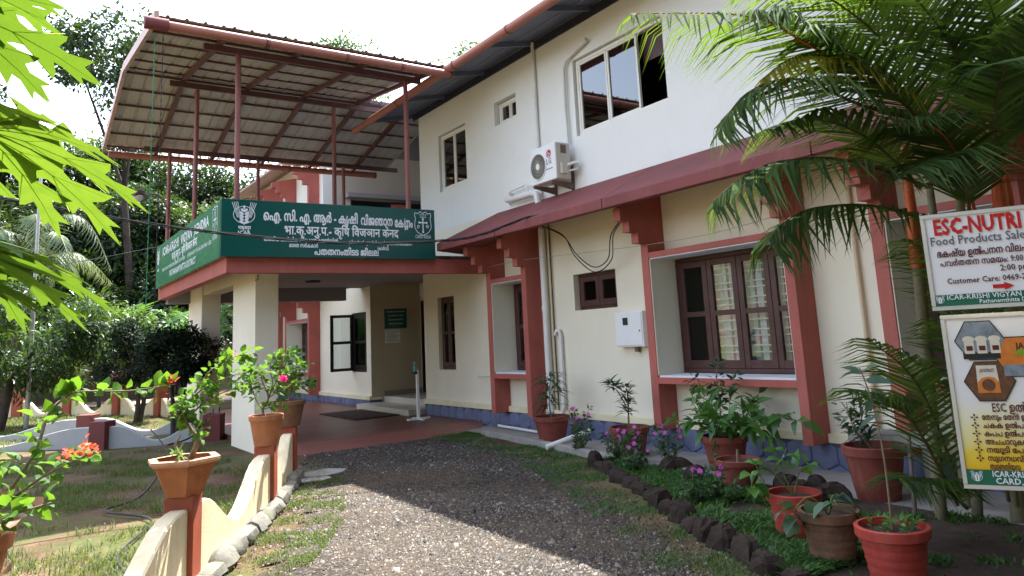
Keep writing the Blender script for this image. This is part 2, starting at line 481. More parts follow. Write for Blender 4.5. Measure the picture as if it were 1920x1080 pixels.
def glassmat(name, tint, fac_min, rough=0.02):
    """thin pane: fresnel reflection over a see-through tint"""
    m, n, l, out = newmat(name)
    g = n.new("ShaderNodeBsdfGlossy")
    g.inputs['Roughness'].default_value = rough
    g.inputs['Color'].default_value = (0.9, 0.93, 0.95, 1)
    t = n.new("ShaderNodeBsdfTransparent")
    t.inputs['Color'].default_value = (*tint, 1)
    fr = n.new("ShaderNodeFresnel")
    fr.inputs['IOR'].default_value = 1.5
    ad = n.new("ShaderNodeMath")
    ad.operation = 'ADD'
    ad.use_clamp = True
    ad.inputs[1].default_value = fac_min
    l.new(fr.outputs[0], ad.inputs[0])
    mx = n.new("ShaderNodeMixShader")
    l.new(ad.outputs[0], mx.inputs[0])
    l.new(t.outputs[0], mx.inputs[1])
    l.new(g.outputs[0], mx.inputs[2])
    l.new(mx.outputs[0], out.inputs['Surface'])
    return m


MAT['glass'] = glassmat("clear_window_glass", (0.86, 0.90, 0.90), 0.0)
MAT['glass_film'] = glassmat("filmed_window_glass", (0.12, 0.15, 0.19), 0.13, 0.03)


def leaf_mesh(name, P, D, N, L, W, mat, kind='quad', fold=0.12, droop=0.15, rnd=None, extra=None):
    """n leaves: P base points, D axes, N face normals, L lengths, W widths -> one mesh"""
    P = np.asarray(P, float); n = len(P)
    D = np.asarray(D, float); D = D / (np.linalg.norm(D, axis=1, keepdims=True) + 1e-9)
    N = np.asarray(N, float)
    S = np.cross(D, N); S /= (np.linalg.norm(S, axis=1, keepdims=True) + 1e-9)
    N = np.cross(S, D)
    L = np.broadcast_to(np.asarray(L, float), (n,))[:, None]
    W = np.broadcast_to(np.asarray(W, float), (n,))[:, None]
    if kind == 'quad':
        V = np.stack([P, P + D * L * 0.45 + S * W * 0.5 + N * L * fold * 0.5, P + D * L - N * L * droop, P + D * L * 0.45 - S * W * 0.5 + N * L * fold * 0.5], 1).reshape(-1, 3)
        F = np.arange(n * 4).reshape(n, 4)
        per = 1
        k = 4
    elif kind == 'blade':
        V = np.stack([P - S * W * 0.5, P + S * W * 0.5, P + D * L * 0.55 + S * W * 0.4, P + D * L * 0.55 - S * W * 0.4, P + D * L - N * L * droop], 1)
        b = (np.arange(n) * 5)[:, None]
        V = V.reshape(-1, 3)
        F4 = b + np.array([[0, 1, 2, 3]])
        F3 = b + np.array([[3, 2, 4]])
        F = (F4, F3)
        per = None
    else:   # 'leaf': pointed oval with a fold along the midrib and a drooping tip
        a = 0.30; c = 0.66
        mid1 = P + D * L * a; mid2 = P + D * L * c - N * L * droop * 0.35
        tip = P + D * L - N * L * droop
        V = np.stack([P, mid1 + S * W * 0.5 + N * W * fold, mid1, mid1 - S * W * 0.5 + N * W * fold,
                      mid2 + S * W * 0.38 + N * W * fold, mid2, mid2 - S * W * 0.38 + N * W * fold, tip], 1).reshape(-1, 3)
        b = (np.arange(n) * 8)[:, None]
        F4 = np.concatenate([b + np.array([[1, 4, 5, 2]]), b + np.array([[2, 5, 6, 3]])], 1).reshape(-1, 4)
        F3 = np.concatenate([b + np.array([[0, 1, 2]]), b + np.array([[0, 2, 3]]), b + np.array([[4, 7, 5]]), b + np.array([[5, 7, 6]])], 1).reshape(-1, 3)
        F = (F4, F3)
        per = None
    me = bpy.data.meshes.new(name)
    if rnd is None: rnd = RNG.random(n)
    if isinstance(F, tuple):
        F4, F3 = F
        idx = np.concatenate([F4.ravel(), F3.ravel()])
        tot = np.concatenate([np.full(len(F4), 4), np.full(len(F3), 3)])
        fr = np.concatenate([np.repeat(rnd, len(F4) // n), np.repeat(rnd, len(F3) // n)])
    else:
        idx = F.ravel(); tot = np.full(len(F), 4); fr = rnd
    me.vertices.add(len(V)); me.vertices.foreach_set('co', V.astype(np.float32).ravel())
    me.loops.add(len(idx)); me.loops.foreach_set('vertex_index', idx.astype(np.int32))
    me.polygons.add(len(tot))
    start = np.concatenate([[0], np.cumsum(tot)[:-1]])
    me.polygons.foreach_set('loop_start', start.astype(np.int32))
    me.update(calc_edges=True)
    at = me.attributes.new('rnd', 'FLOAT', 'FACE')
    at.data.foreach_set('value', fr.astype(np.float32))
    me.materials.append(mat)
    return me


def rdir(n):
    v = RNG.normal(size=(n, 3))
    return v / np.linalg.norm(v, axis=1, keepdims=True)


# ------------------------------------------------------------------ lettering
_tc = {}


def text_geo(s, bold):
    """outline text (built-in font and its fall-back scripts) as vertices / faces at size 1, with its extent"""
    key = (s, bold)
    if key in _tc: return _tc[key]
    V, F = [], []
    dg = bpy.context.evaluated_depsgraph_get
    for mode in ((0, 1) if bold > 0 else (0,)):
        c = bpy.data.curves.new("text_outline", 'FONT')
        c.body = s
        c.resolution_u = 2
        if mode == 1:
            c.dimensions = '3D'
            c.fill_mode = 'FULL'
            c.bevel_depth = bold
            c.bevel_resolution = 0
            c.resolution_u = 1
        o = bpy.data.objects.new("text_outline", c)
        COL.objects.link(o)
        bpy.context.view_layer.update()
        me = bpy.data.meshes.new_from_object(o.evaluated_get(dg()))
        b = len(V)
        for v in me.vertices:
            V.append((v.co.x, v.co.y, 0.0 if mode == 0 else v.co.z * 0.04))
        F += [tuple(i + b for i in p.vertices) for p in me.polygons if mode == 1 or p.normal.z > 0 or True]
        bpy.data.objects.remove(o)
        bpy.data.curves.remove(c)
        bpy.data.meshes.remove(me)
    xs = [v[0] for v in V] or [0, 1]
    _tc[key] = (V, F, min(xs), max(xs))
    return _tc[key]


def letter(parent, s, o, u, v, size, mat, width=None, bold=0.03, align='C', name='lettering', lift=0.003, slant=None):
    """a line of lettering on a face: o = baseline point (centre / left), u along the line, v up"""
    o, u, v = Vector(o), Vector(u).normalized(), Vector(v).normalized()
    w = u.cross(v)
    V, F, x0, x1 = text_geo(s, bold)
    sx = size if width is None else width / max(1e-6, x1 - x0)
    off = {'C': (x0 + x1) / 2, 'L': x0, 'R': x1}[align]
    pts = [o + u * ((x - off) * sx) + v * (y * size) + w * (lift + z * size) for x, y, z in V]
    mb = MB()
    mb.add(pts, F)
    return mb.build(name, mat, parent)
# ------------------------------------------------------------------ ground
def groundmat():
    m, n, l, out = newmat("earth_and_grass")
    p = n.new("ShaderNodeBsdfPrincipled")
    p.inputs['Roughness'].default_value = 0.95
    p.inputs['Specular IOR Level'].default_value = 0.15
    g = n.new("ShaderNodeNewGeometry"); co = g.outputs['Position']
    t1 = noise(n, l, co, 1.1, 8, 0.65)
    dirt = ramp(n, [(0.3, (0.048, 0.029, 0.019)), (0.5, (0.115, 0.069, 0.044)), (0.72, (0.21, 0.138, 0.09))])
    l.new(t1.outputs['Fac'], dirt.inputs[0])
    t2 = noise(n, l, co, 0.75, 6, 0.7)
    gm = ramp(n, [(0.44, (0, 0, 0)), (0.60, (1, 1, 1))])
    l.new(t2.outputs['Fac'], gm.inputs[0])
    t3 = noise(n, l, co, 9.0, 6, 0.7)
    gr = ramp(n, [(0.3, (0.040, 0.062, 0.018)), (0.6, (0.085, 0.12, 0.03)), (0.8, (0.17, 0.17, 0.07))])
    l.new(t3.outputs['Fac'], gr.inputs[0])
    mul = n.new("ShaderNodeMath"); mul.operation = 'MULTIPLY'; mul.inputs[1].default_value = 0.75
    l.new(gm.outputs[0], mul.inputs[0])
    l.new(mixc(n, l, mul.outputs[0], dirt.outputs[0], gr.outputs[0]), p.inputs['Base Color'])
    tb = noise(n, l, co, 26, 8, 0.7)
    b = n.new("ShaderNodeBump"); b.inputs['Strength'].default_value = 0.7; b.inputs['Distance'].default_value = 0.03
    l.new(tb.outputs['Fac'], b.inputs['Height']); l.new(b.outputs[0], p.inputs['Normal'])
    l.new(p.outputs[0], out.inputs['Surface'])
    return m


def drivemat():
    m, n, l, out = newmat("worn_chip_driveway")
    p = n.new("ShaderNodeBsdfPrincipled")
    p.inputs['Roughness'].default_value = 0.9
    p.inputs['Specular IOR Level'].default_value = 0.2
    g = n.new("ShaderNodeNewGeometry"); co = g.outputs['Position']
    v = n.new("ShaderNodeTexVoronoi"); v.inputs['Scale'].default_value = 42
    l.new(co, v.inputs['Vector'])
    sp = n.new("ShaderNodeSeparateColor"); l.new(v.outputs['Color'], sp.inputs[0])
    r = ramp(n, [(0.0, (0.011, 0.010, 0.010)), (0.4, (0.028, 0.0235, 0.020)), (0.8, (0.063, 0.052, 0.042)), (1.0, (0.132, 0.110, 0.088))])
    l.new(sp.outputs[0], r.inputs[0])
    t1 = noise(n, l, co, 0.9, 8, 0.7)
    dm = ramp(n, [(0.42, (0, 0, 0)), (0.62, (0.75, 0.75, 0.75))])
    l.new(t1.outputs['Fac'], dm.inputs[0])
    c1 = mixc(n, l, dm.outputs[0], r.outputs[0], (0.092, 0.067, 0.045))
    t2 = noise(n, l, co, 2.3, 8, 0.75)
    bm = ramp(n, [(0.55, (0, 0, 0)), (0.68, (0.7, 0.7, 0.7))])
    l.new(t2.outputs['Fac'], bm.inputs[0])
    l.new(mixc(n, l, bm.outputs[0], c1, (0.030, 0.028, 0.029)), p.inputs['Base Color'])
    ad = n.new("ShaderNodeMath"); ad.operation = 'SUBTRACT'
    tb = noise(n, l, co, 18, 8, 0.7)
    l.new(tb.outputs['Fac'], ad.inputs[0]); l.new(v.outputs['Distance'], ad.inputs[1])
    b = n.new("ShaderNodeBump"); b.inputs['Strength'].default_value = 0.9; b.inputs['Distance'].default_value = 0.02
    l.new(ad.outputs[0], b.inputs['Height']); l.new(b.outputs[0], p.inputs['Normal'])
    l.new(p.outputs[0], out.inputs['Surface'])
    return m


MAT['ground'] = groundmat()
MAT['drive'] = drivemat()

mb = MB()
N_ = 60
xs = np.concatenate([np.linspace(-150, -12, 12), np.linspace(-10, 14, 50), np.linspace(16, 150, 12)])
ys = np.concatenate([np.linspace(-60, -4, 8), np.linspace(-3, 40, 80), np.linspace(44, 300, 16)])


def gz(x, y):
    """the ground: nearly flat, a wooded slope beyond the garden"""
    z = 0.0
    if y > 33: z += min(20.0, (y - 33) * 0.38)
    if x < -9: z += min(6.0, (-9 - x) * 0.2)
    return z


vs = [(x, y, gz(x, y) + (0.018 * math.sin(x * 2.3) * math.sin(y * 1.7) - 0.02 if (x < 2.6 and y < 30) else 0)) for y in ys for x in xs]
nx = len(xs)
mb.add(vs, [(j * nx + i, j * nx + i + 1, (j + 1) * nx + i + 1, (j + 1) * nx + i) for j in range(len(ys) - 1) for i in range(nx - 1)])
tag(mb.build("ground", MAT['ground'], smooth=True), kind="structure")

# driveway: worn chip surface with a ragged border
left = [(-0.55, -2.0), (-0.15, 1.0), (0.25, 3.0), (0.75, 4.4), (1.5, 5.6), (2.05, 6.5), (2.45, 7.4), (2.75, 8.3), (3.15, 9.0), (3.45, 10.0), (3.6, 11.12)]
right = [(5.9, 11.12), (5.7, 9.7), (5.5, 8.4), (5.2, 7.2), (4.8, 6.2), (4.35, 5.2), (3.95, 4.3), (3.6, 3.4), (3.3, 2.4), (3.1, 1.0), (3.0, -2.0)]
poly = []
for chain in (left, right):
    for a, b in zip(chain[:-1], chain[1:]):
        k = max(2, int(math.dist(a, b) / 0.06))
        for i in range(k):
            t = i / k
            j = (random.random() - 0.5) * 0.13 + 0.10 * math.sin(i * 0.9 + a[1] * 3)
            poly.append((a[0] + (b[0] - a[0]) * t + j, a[1] + (b[1] - a[1]) * t + (j * 0.3 if a[1] < 11 else 0)))
    poly.append(chain[-1])
mb = MB()
mb.add([(x, y, 0.006) for x, y in poly], [tuple(range(len(poly)))])
tag(mb.build("driveway", MAT['drive']), kind="structure")
DRIVE = poly


def inpoly(x, y, pl):
    c = False
    j = len(pl) - 1
    for i in range(len(pl)):
        if (pl[i][1] > y) != (pl[j][1] > y) and x < (pl[j][0] - pl[i][0]) * (y - pl[i][1]) / (pl[j][1] - pl[i][1]) + pl[i][0]:
            c = not c
        j = i
    return c


# a far dirt track in the garden
mb = MB()
mb.add([(-14, 27.5, 0.012), (2.5, 28.2, 0.012), (7.0, 24.5, 0.012), (7, 27.4, 0.012), (3.0, 31.2, 0.012), (-14, 31.0, 0.012)], [(0, 1, 2, 3, 4, 5)])
tag(mb.build("garden_path", paint("path_gravel", (0.30, 0.25, 0.20), 0.95, 0.25, 3.0, 0.5, 40)), kind="structure")

# ------------------------------------------------------------------ main building
FX = 7.0
bld = thing("office_building", "two-storey white and cream office with red pilasters, sloping red sunshade and wide eaves", "building", (FX, 6.0, 0))


def wall_grid(y0, y1, z0, z1, holes, x0, x1):
    """a wall slab x0..x1 with rectangular openings (y0,y1,z0,z1): outer faces and reveals only"""
    ysx = sorted({y0, y1, *[h[0] for h in holes], *[h[1] for h in holes]})
    zsx = sorted({z0, z1, *[h[2] for h in holes], *[h[3] for h in holes]})
    ysx = [y for y in ysx if y0 <= y <= y1]; zsx = [z for z in zsx if z0 <= z <= z1]
    full = lambda i, j: 0 <= i < len(ysx) - 1 and 0 <= j < len(zsx) - 1 and not any(
        h[0] <= (ysx[i] + ysx[i + 1]) / 2 <= h[1] and h[2] <= (zsx[j] + zsx[j + 1]) / 2 <= h[3] for h in holes)
    mb = MB()
    for i in range(len(ysx) - 1):
        for j in range(len(zsx) - 1):
            if not full(i, j): continue
            a, b, c, d = ysx[i], ysx[i + 1], zsx[j], zsx[j + 1]
            mb.add([(x0, a, c), (x0, a, d), (x0, b, d), (x0, b, c)], [(0, 1, 2, 3)])
            mb.add([(x1, a, c), (x1, b, c), (x1, b, d), (x1, a, d)], [(0, 1, 2, 3)])
            if not full(i - 1, j): mb.add([(x0, a, c), (x1, a, c), (x1, a, d), (x0, a, d)], [(0, 1, 2, 3)])
            if not full(i + 1, j): mb.add([(x0, b, c), (x0, b, d), (x1, b, d), (x1, b, c)], [(0, 1, 2, 3)])
            if not full(i, j - 1): mb.add([(x0, a, c), (x0, b, c), (x1, b, c), (x1, a, c)], [(0, 1, 2, 3)])
            if not full(i, j + 1): mb.add([(x0, a, d), (x1, a, d), (x1, b, d), (x0, b, d)], [(0, 1, 2, 3)])
    return mb


XW = 0.26
low_holes = [(2.75, 3.80, 0.92, 2.43), (4.95, 6.98, 0.92, 2.43), (7.99, 8.96, 1.86, 2.40), (9.92, 10.86, 0.92, 2.43), (12.72, 13.39, 0.96, 2.36)]
low_holes2 = [(17.06, 17.98, 0.87, 2.29), (20.42, 22.35, 0.83, 2.27)]
up_holes = [(12.03, 13.13, 4.45, 5.62), (10.26, 10.97, 5.26, 5.69), (6.68, 8.65, 4.49, 5.71)]
wall_grid(-2, 14.0, 0.29, 3.69, low_holes, FX, FX + XW).build("ground_floor_wall", MAT['cream_wall'], bld)
wall_grid(16.8, 27, 0.24, 3.69, low_holes2, FX, FX + XW).build("ground_floor_wall", MAT['cream_wall'], bld)
wall_grid(-2, 14.0, 3.69, 6.62, up_holes, FX, FX + XW).build("upper_wall", MAT['white_wall'], bld)
wall_grid(20.0, 27, 3.69, 6.95, [], FX, FX + XW).build("upper_wall", MAT['white_wall'], bld)
MB().box((FX + XW, 13.74, 3.69), (12, 14.0, 6.62)).build("side_wall", MAT['white_wall'], bld)
MB().box((FX, -2, -0.3), (12, -1.75, 7.4)).build("end_wall", MAT['white_wall'], bld)
MB().box((12, -2, -0.3), (12.2, 27, 7.4)).build("rear_wall", MAT['white_wall'], bld)
# rooms behind the windows
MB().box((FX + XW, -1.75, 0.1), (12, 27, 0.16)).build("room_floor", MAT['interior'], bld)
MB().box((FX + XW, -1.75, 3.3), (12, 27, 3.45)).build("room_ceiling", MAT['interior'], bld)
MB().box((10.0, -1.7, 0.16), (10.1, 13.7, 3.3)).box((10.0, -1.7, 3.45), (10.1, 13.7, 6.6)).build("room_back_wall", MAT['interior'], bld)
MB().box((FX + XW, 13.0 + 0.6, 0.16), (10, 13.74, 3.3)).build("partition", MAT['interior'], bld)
# the storey slab over the entrance and its terrace recess
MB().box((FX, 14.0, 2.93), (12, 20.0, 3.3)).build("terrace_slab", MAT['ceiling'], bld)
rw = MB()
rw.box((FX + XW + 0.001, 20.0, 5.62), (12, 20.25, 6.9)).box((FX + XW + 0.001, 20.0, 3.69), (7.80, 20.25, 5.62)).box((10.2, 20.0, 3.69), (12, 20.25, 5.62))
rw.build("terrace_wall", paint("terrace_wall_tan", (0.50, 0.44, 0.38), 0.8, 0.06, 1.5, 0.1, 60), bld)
MB().box((7.62, 19.72, 5.62), (10.4, 19.998, 5.74)).build("lintel", MAT['ceiling'], bld)
MB().box((7.27, 21.5, 3.3), (12, 21.6, 7.2)).box((7.27, 20.25, 5.9), (12, 21.5, 6.0)).box((7.27, 20.25, 3.4), (12, 21.5, 3.5)).build("terrace_room_wall", MAT['interior'], bld)
MB().box((9.0, 19.9, 4.9), (9.45, 19.95, 5.5)).build("red_panel", MAT['red_paint'], bld)

# entrance recess
MB().box((FX + XW + 0.001, 16.8, 0.08), (8.30, 17.0, 2.93)).build("recess_side_wall", paint("recess_wall_shade_tone", (0.50, 0.42, 0.29), 0.7, 0.05, 1.2, 0.08, 70), bld)  # tan deeper than the cream walls: the shade in the recess is painted in
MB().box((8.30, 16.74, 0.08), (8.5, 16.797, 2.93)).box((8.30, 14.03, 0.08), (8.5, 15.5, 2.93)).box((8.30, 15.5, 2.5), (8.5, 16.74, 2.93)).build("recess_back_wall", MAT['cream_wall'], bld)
MB().box((FX + XW, 14.0, 0.08), (8.3, 14.03, 2.93)).build("recess_near_wall", MAT['cream_wall'], bld)
MB().box((9.6, 13.0, 0.08), (9.7, 18.0, 3.0)).build("hall_back_wall", MAT['interior'], bld)
MB().box((FX + XW, 17.0, 0.08), (9.6, 17.05, 2.93)).box((8.5, 13.7, 0.1), (9.6, 13.75, 2.93)).build("hall_partition", MAT['interior'], bld)
st = MB().box((6.62, 14.05, 0.0), (FX + 0.30, 16.78, 0.19)).build("entrance_step", MAT['step_tile'], bld); bevel(st, 0.01)
st = MB().box((FX + 0.30, 14.03, 0.0), (8.3, 16.8, 0.31)).build("entrance_step", MAT['step_tile'], bld); bevel(st, 0.01)
MB().box((FX + 0.003, 16.794, 0.30), (FX + XW + 0.0005, 16.7985, 2.92)).build("shade_tone_face", bpy.data.materials["recess_wall_shade_tone"], bld)  # thin face added on the wall end, carrying the same painted shade tone
MB().box((FX + 0.31, 16.77, 0.31), (8.29, 16.797, 0.42)).build("skirting", paint("grey_skirting", (0.28, 0.24, 0.21), 0.5, 0.1, 3), bld)

# plinth with pointed stones, and the cream band above it
pl = MB().box((FX - 0.03, -2, -0.3), (FX + XW, 14.0, 0.29)).box((FX - 0.03, 16.8, -0.3), (FX + XW, 27, 0.24)).build("plinth", MAT['plinth_joint'], bld)
stone_meshes = []
for k in range(5):
    pts = []
    for i in range(6):
        t = math.pi / 3 * i + math.pi / 6
        pts.append((0.158 * math.cos(t) * random.uniform(0.94, 1.03) * 1.08, 0.158 * math.sin(t) * random.uniform(0.94, 1.03)))
    vs = [(0, p[0], p[1]) for p in pts] + [(-0.010, p[0] * 0.93, p[1] * 0.93) for p in pts] + [(-0.016, p[0] * 0.55, p[1] * 0.5) for p in pts]
    fs = [(i, (i + 1) % 6, 6 + (i + 1) % 6, 6 + i) for i in range(6)] + [(6 + i, 6 + (i + 1) % 6, 12 + (i + 1) % 6, 12 + i) for i in range(6)] + [tuple(range(12, 18))]
    stone_meshes.append(MB().add(vs, fs).mesh("plinth_stone", MAT['plinth_blue']))
row = 0
cnt = 0
for zc in (-0.075, 0.165):
    y = 2.0 + (0.155 if row else 0)
    while y < 14.0 or 16.9 < y < 23.0:
        o = bpy.data.objects.new("stone", stone_meshes[cnt % 5]); COL.objects.link(o)
        o.parent = pl
        o.location = Vector((FX - 0.031, y, zc)) - ORG[bld.name]
        o.scale = (1, 1, 0.98)
        cnt += 1
        y += 0.306
        if 13.9 < y < 16.9: y = 16.98
    row += 1
band = MB().box((FX - 0.052, -2, 0.29), (FX - 0.0005, 14.0, 0.385)).build("base_band", MAT['cream_base'], bld); bevel(band, 0.01)
band = MB().box((FX - 0.052, 16.8, 0.24), (FX - 0.0005, 27, 0.335)).build("base_band", MAT['cream_base'], bld); bevel(band, 0.01)
MB().box((FX + 0.0, -2, 0.285), (FX + XW, 14, 0.2895)).build("bed_joint", MAT['plinth_joint'], bld)


def pilaster(y0, y1, zb=0.29, ztop=None, zc=2.62, up=False):
    """a pilaster standing 31 cm proud with three stepped corbels under the sunshade"""
    f = FX - 0.31
    top = 3.30 if ztop is None else ztop
    prof = [(FX - 0.0005, zb), (f, zb), (f, zc), (f - 0.15, zc), (f - 0.15, zc + 0.14), (f - 0.29, zc + 0.14), (f - 0.29, zc + 0.28), (f - 0.43, zc + 0.28), (f - 0.43, zc + 0.44), (FX - 0.0005, zc + 0.86 if not up else zc + 0.62)]
    o = MB().prism(prof, lambda u, v, w: (u, w, v), y0, y1).build("pilaster", MAT['red_paint'], bld)
    return bevel(o, 0.006)


for y0, y1 in ((2.62, 2.75), (3.80, 3.94), (4.83, 4.95), (6.98, 7.11), (9.79, 9.92), (10.86, 10.99)):
    pilaster(y0, y1)
for y0, y1 in ((20.29, 20.42), (22.35, 22.48), (23.7, 23.83)):
    pilaster(y0, y1, 0.24, zc=2.44)
    pilaster(y0 + 0.0, y1, 3.3, zc=6.0, up=True)
pilaster(25.2, 25.33, 3.3, zc=6.0, up=True)


def window_box(y0, y1, zs0, zs1, zl0, zl1):
    """the projecting frame round a ground-floor window: sill, lintel and cream linings"""
    f = FX - 0.308
    bevel(MB().box((f, y0, zs0), (FX + 0.12, y1, zs1)).build("sill", MAT['red_paint'], bld), 0.005)
    MB().box((f + 0.02, y0 + 0.015, zs1), (FX + 0.14, y1 - 0.015, zs1 + 0.022)).build("sill_slab", MAT['sill_white'], bld)
    bevel(MB().box((f, y0, zl0), (FX + 0.12, y1, zl1)).build("lintel", MAT['red_paint'], bld), 0.005)
    MB().box((f + 0.012, y0 + 0.012, zl0 - 0.012), (FX + 0.14, y1 - 0.012, zl0)).build("lintel_soffit", MAT['sill_white'], bld)
    for a, b in ((y0, y0 + 0.012), (y1 - 0.012, y1)):
        MB().box((f + 0.012, a, zs1 + 0.022), (FX + 0.15, b, zl0 - 0.012)).build("reveal_lining", MAT['cream_wall'], bld)


window_box(2.75, 3.80, 0.855, 0.935, 2.425, 2.50)
window_box(4.95, 6.98, 0.855, 0.935, 2.425, 2.50)
window_box(9.92, 10.86, 0.855, 0.935, 2.425, 2.50)
window_box(20.42, 22.35, 0.78, 0.86, 2.22, 2.30)


def casement_window(y0, y1, z0, z1, x, n, rail=True, curtain=True, mat=None, fr=0.055, ndiv=2):
    """wooden window: outer frame, n casements with a middle rail, glass, grille rods and a curtain behind"""
    mat = mat or MAT['wood']
    w = MB()
    w.box((x, y0, z0), (x + 0.10, y1, z0 + fr)).box((x, y0, z1 - fr), (x + 0.10, y1, z1))
    w.box((x, y0, z0 + fr), (x + 0.10, y0 + fr, z1 - fr)).box((x, y1 - fr, z0 + fr), (x + 0.10, y1, z1 - fr))
    win = w.build("window", mat, bld)
    bevel(win, 0.004)
    iw = (y1 - y0 - 2 * fr) / n
    for k in range(n):
        a = y0 + fr + k * iw + 0.004; b = a + iw - 0.008
        c = z0 + fr + 0.004; d = z1 - fr - 0.004
        s = min(0.075, iw * 0.22)
        m = MB()
        x0, x1 = x - 0.012, x + 0.036
        m.box((x0, a, c), (x1, a + s, d)).box((x0, b - s, c), (x1, b, d)).box((x0 + 0.002, a + s, c), (x1 - 0.002, b - s, c + s * 1.25)).box((x0 + 0.002, a + s, d - s), (x1 - 0.002, b - s, d))
        if rail:
            zm = (c + d) / 2
            m.box((x0 + 0.003, a + s, zm - s * 0.42), (x1 - 0.003, b - s, zm + s * 0.42))
        bevel(m.build("casement", mat, win), 0.004)
        MB().box((x + 0.010, a + s, c + s), (x + 0.014, b - s, d - s * 0.8)).build("pane", MAT['glass'], win)
    g = MB()
    z = z0 + 0.13
    i = 0
    while z < z1 - 0.08:
        g.tube([(x + 0.07, y0 + 0.05, z), (x + 0.07, y1 - 0.05, z)], 0.010, 6)
        z += (0.115, 0.075)[i % 2] if curtain else 0.09
        i += 1
    g.build("grille", MAT['grille'], win)
    if curtain:
        cu = MB()
        y = y0 + 0.03
        k = 0
        while y < y1 - 0.06:
            ww = (0.16, 0.055, 0.09)[k % 3]
            e = min(y + ww, y1 - 0.03)
            m = 6
            xs_ = [x + 0.13 + 0.012 * math.sin(i * 2.2 + k) for i in range(m + 1)]
            vs = [(xs_[i], y + (e - y) * i / m, zz) for zz in (z0 + 0.05, z1 - 0.05) for i in range(m + 1)]
            cu.add(vs, [(i, i + 1, m + 2 + i, m + 1 + i) for i in range(m)])
            y = e + 0.038
            k += 1
        cu.build("curtain", MAT['curtain'], win, smooth=True)
    return win


casement_window(4.965, 6.965, 0.96, 2.41, FX + 0.155, 4)
casement_window(9.935, 10.845, 0.96, 2.41, FX + 0.155, 2)
casement_window(2.765, 3.785, 0.96, 2.41, FX + 0.155, 2)
casement_window(20.435, 22.335, 0.885, 2.21, FX + 0.155, 4, curtain=False)
casement_window(7.99, 8.96, 1.86, 2.40, FX + 0.10, 2, rail=False, curtain=False, fr=0.045)
casement_window(12.72, 13.39, 0.96, 2.36, FX + 0.08, 2, curtain=False, mat=MAT['wood'])
# the window beside the entrance, one black casement standing open
w = casement_window(17.06, 17.98, 0.87, 2.29, FX + 0.03, 1, curtain=False, mat=MAT['black_wood'])
op = MB()
x0, x1, ya, yb = FX - 0.56, FX + 0.02, 17.93, 17.965
op.box((x0, ya, 0.90), (x0 + 0.075, yb, 2.26)).box((x1 - 0.075, ya, 0.90), (x1, yb, 2.26))
for z in (0.90, 1.55, 2.19):
    op.box((x0 + 0.075, ya, z), (x1 - 0.075, yb, z + 0.07))
tag(op.build("casement", MAT['black_wood'], w), "black casement standing open at right angles to the wall")
MB().box((x0 + 0.075, 17.946, 0.97), (x1 - 0.075, 17.949, 2.19)).build("pane", MAT['glass'], w)


def upvc_window(y0, y1, z0, z1, x, panes, openpart=None):
    """white framed sliding window with tinted panes"""
    fr = 0.045
    m = MB()
    m.box((x, y0, z0), (x + 0.07, y1, z0 + fr)).box((x, y0, z1 - fr), (x + 0.07, y1, z1)).box((x, y0, z0 + fr), (x + 0.07, y0 + fr, z1 - fr)).box((x, y1 - fr, z0 + fr), (x + 0.07, y1, z1 - fr))
    win = m.build("window", MAT['upvc'], bld)
    bevel(win, 0.004)
    for (a, b) in panes:
        s = MB()
        xa, xb = x + 0.012, x + 0.05
        s.box((xa, a, z0 + fr), (xb, a + 0.035, z1 - fr)).box((xa, b - 0.035, z0 + fr), (xb, b, z1 - fr)).box((xa + 0.002, a + 0.035, z0 + fr), (xb - 0.002, b - 0.035, z0 + fr + 0.03)).box((xa + 0.002, a + 0.035, z1 - fr - 0.03), (xb - 0.002, b - 0.035, z1 - fr))
        s.build("sash", MAT['upvc'], win)
        MB().box((x + 0.03, a + 0.035, z0 + fr + 0.03), (x + 0.034, b - 0.035, z1 - fr - 0.03)).build("pane", MAT['glass_film'], win)
    return win


upvc_window(12.05, 13.11, 4.47, 5.60, FX + 0.05, [(12.095, 12.575), (12.585, 13.065)])
upvc_window(10.28, 10.95, 5.28, 5.67, FX + 0.10, [(10.325, 10.60), (10.615, 10.905)])
upvc_window(6.70, 8.63, 4.51, 5.69, FX + 0.05, [(7.27, 7.92), (7.93, 8.585)])
MB().box((FX + 0.20, 6.7, 5.25), (FX + 0.23, 7.3, 5.68)).build("shutter", MAT['wood'], bld)

# sloping sunshade in cast lengths
def sunshade(y0, y1, hip=False):
    fx, zf0, zf1, zt = 6.03, 3.05, 3.18, 3.69
    if not hip:
        prof = [(FX - 0.001, zt), (fx, zf1), (fx, zf0), (fx + 0.10, zf0), (FX - 0.001, zt - 0.22)]
        mbx = MB().prism(prof, lambda u, v, w: (u, w, v), y0, y1)
    else:
        A = [(FX - 0.001, y0, zt), (fx, y0, zf1), (fx, y0, zf0), (FX - 0.001, y0, zt - 0.3)]
        mbx = MB().add(A + [(FX - 0.001, 11.0, zt), (fx, y1, zf1), (fx, y1, zf0), (FX - 0.001, y1 + 0.5, zf0), (FX - 0.001, y1 + 0.5, zf1)],
                       [(3, 2, 1, 0), (0, 1, 5, 4), (1, 2, 6, 5), (2, 3, 7, 6), (4, 5, 8), (5, 6, 7, 8)])
    o = mbx.build("sunshade", MAT['awning_paint'], bld)
    return bevel(o, 0.008)


for y0, y1 in ((-2, 1.0), (1.014, 4.02), (4.034, 7.04), (7.054, 9.60)):
    sunshade(y0, y1)
sunshade(9.614, 11.5, True)
sunshade(19.6, 27)

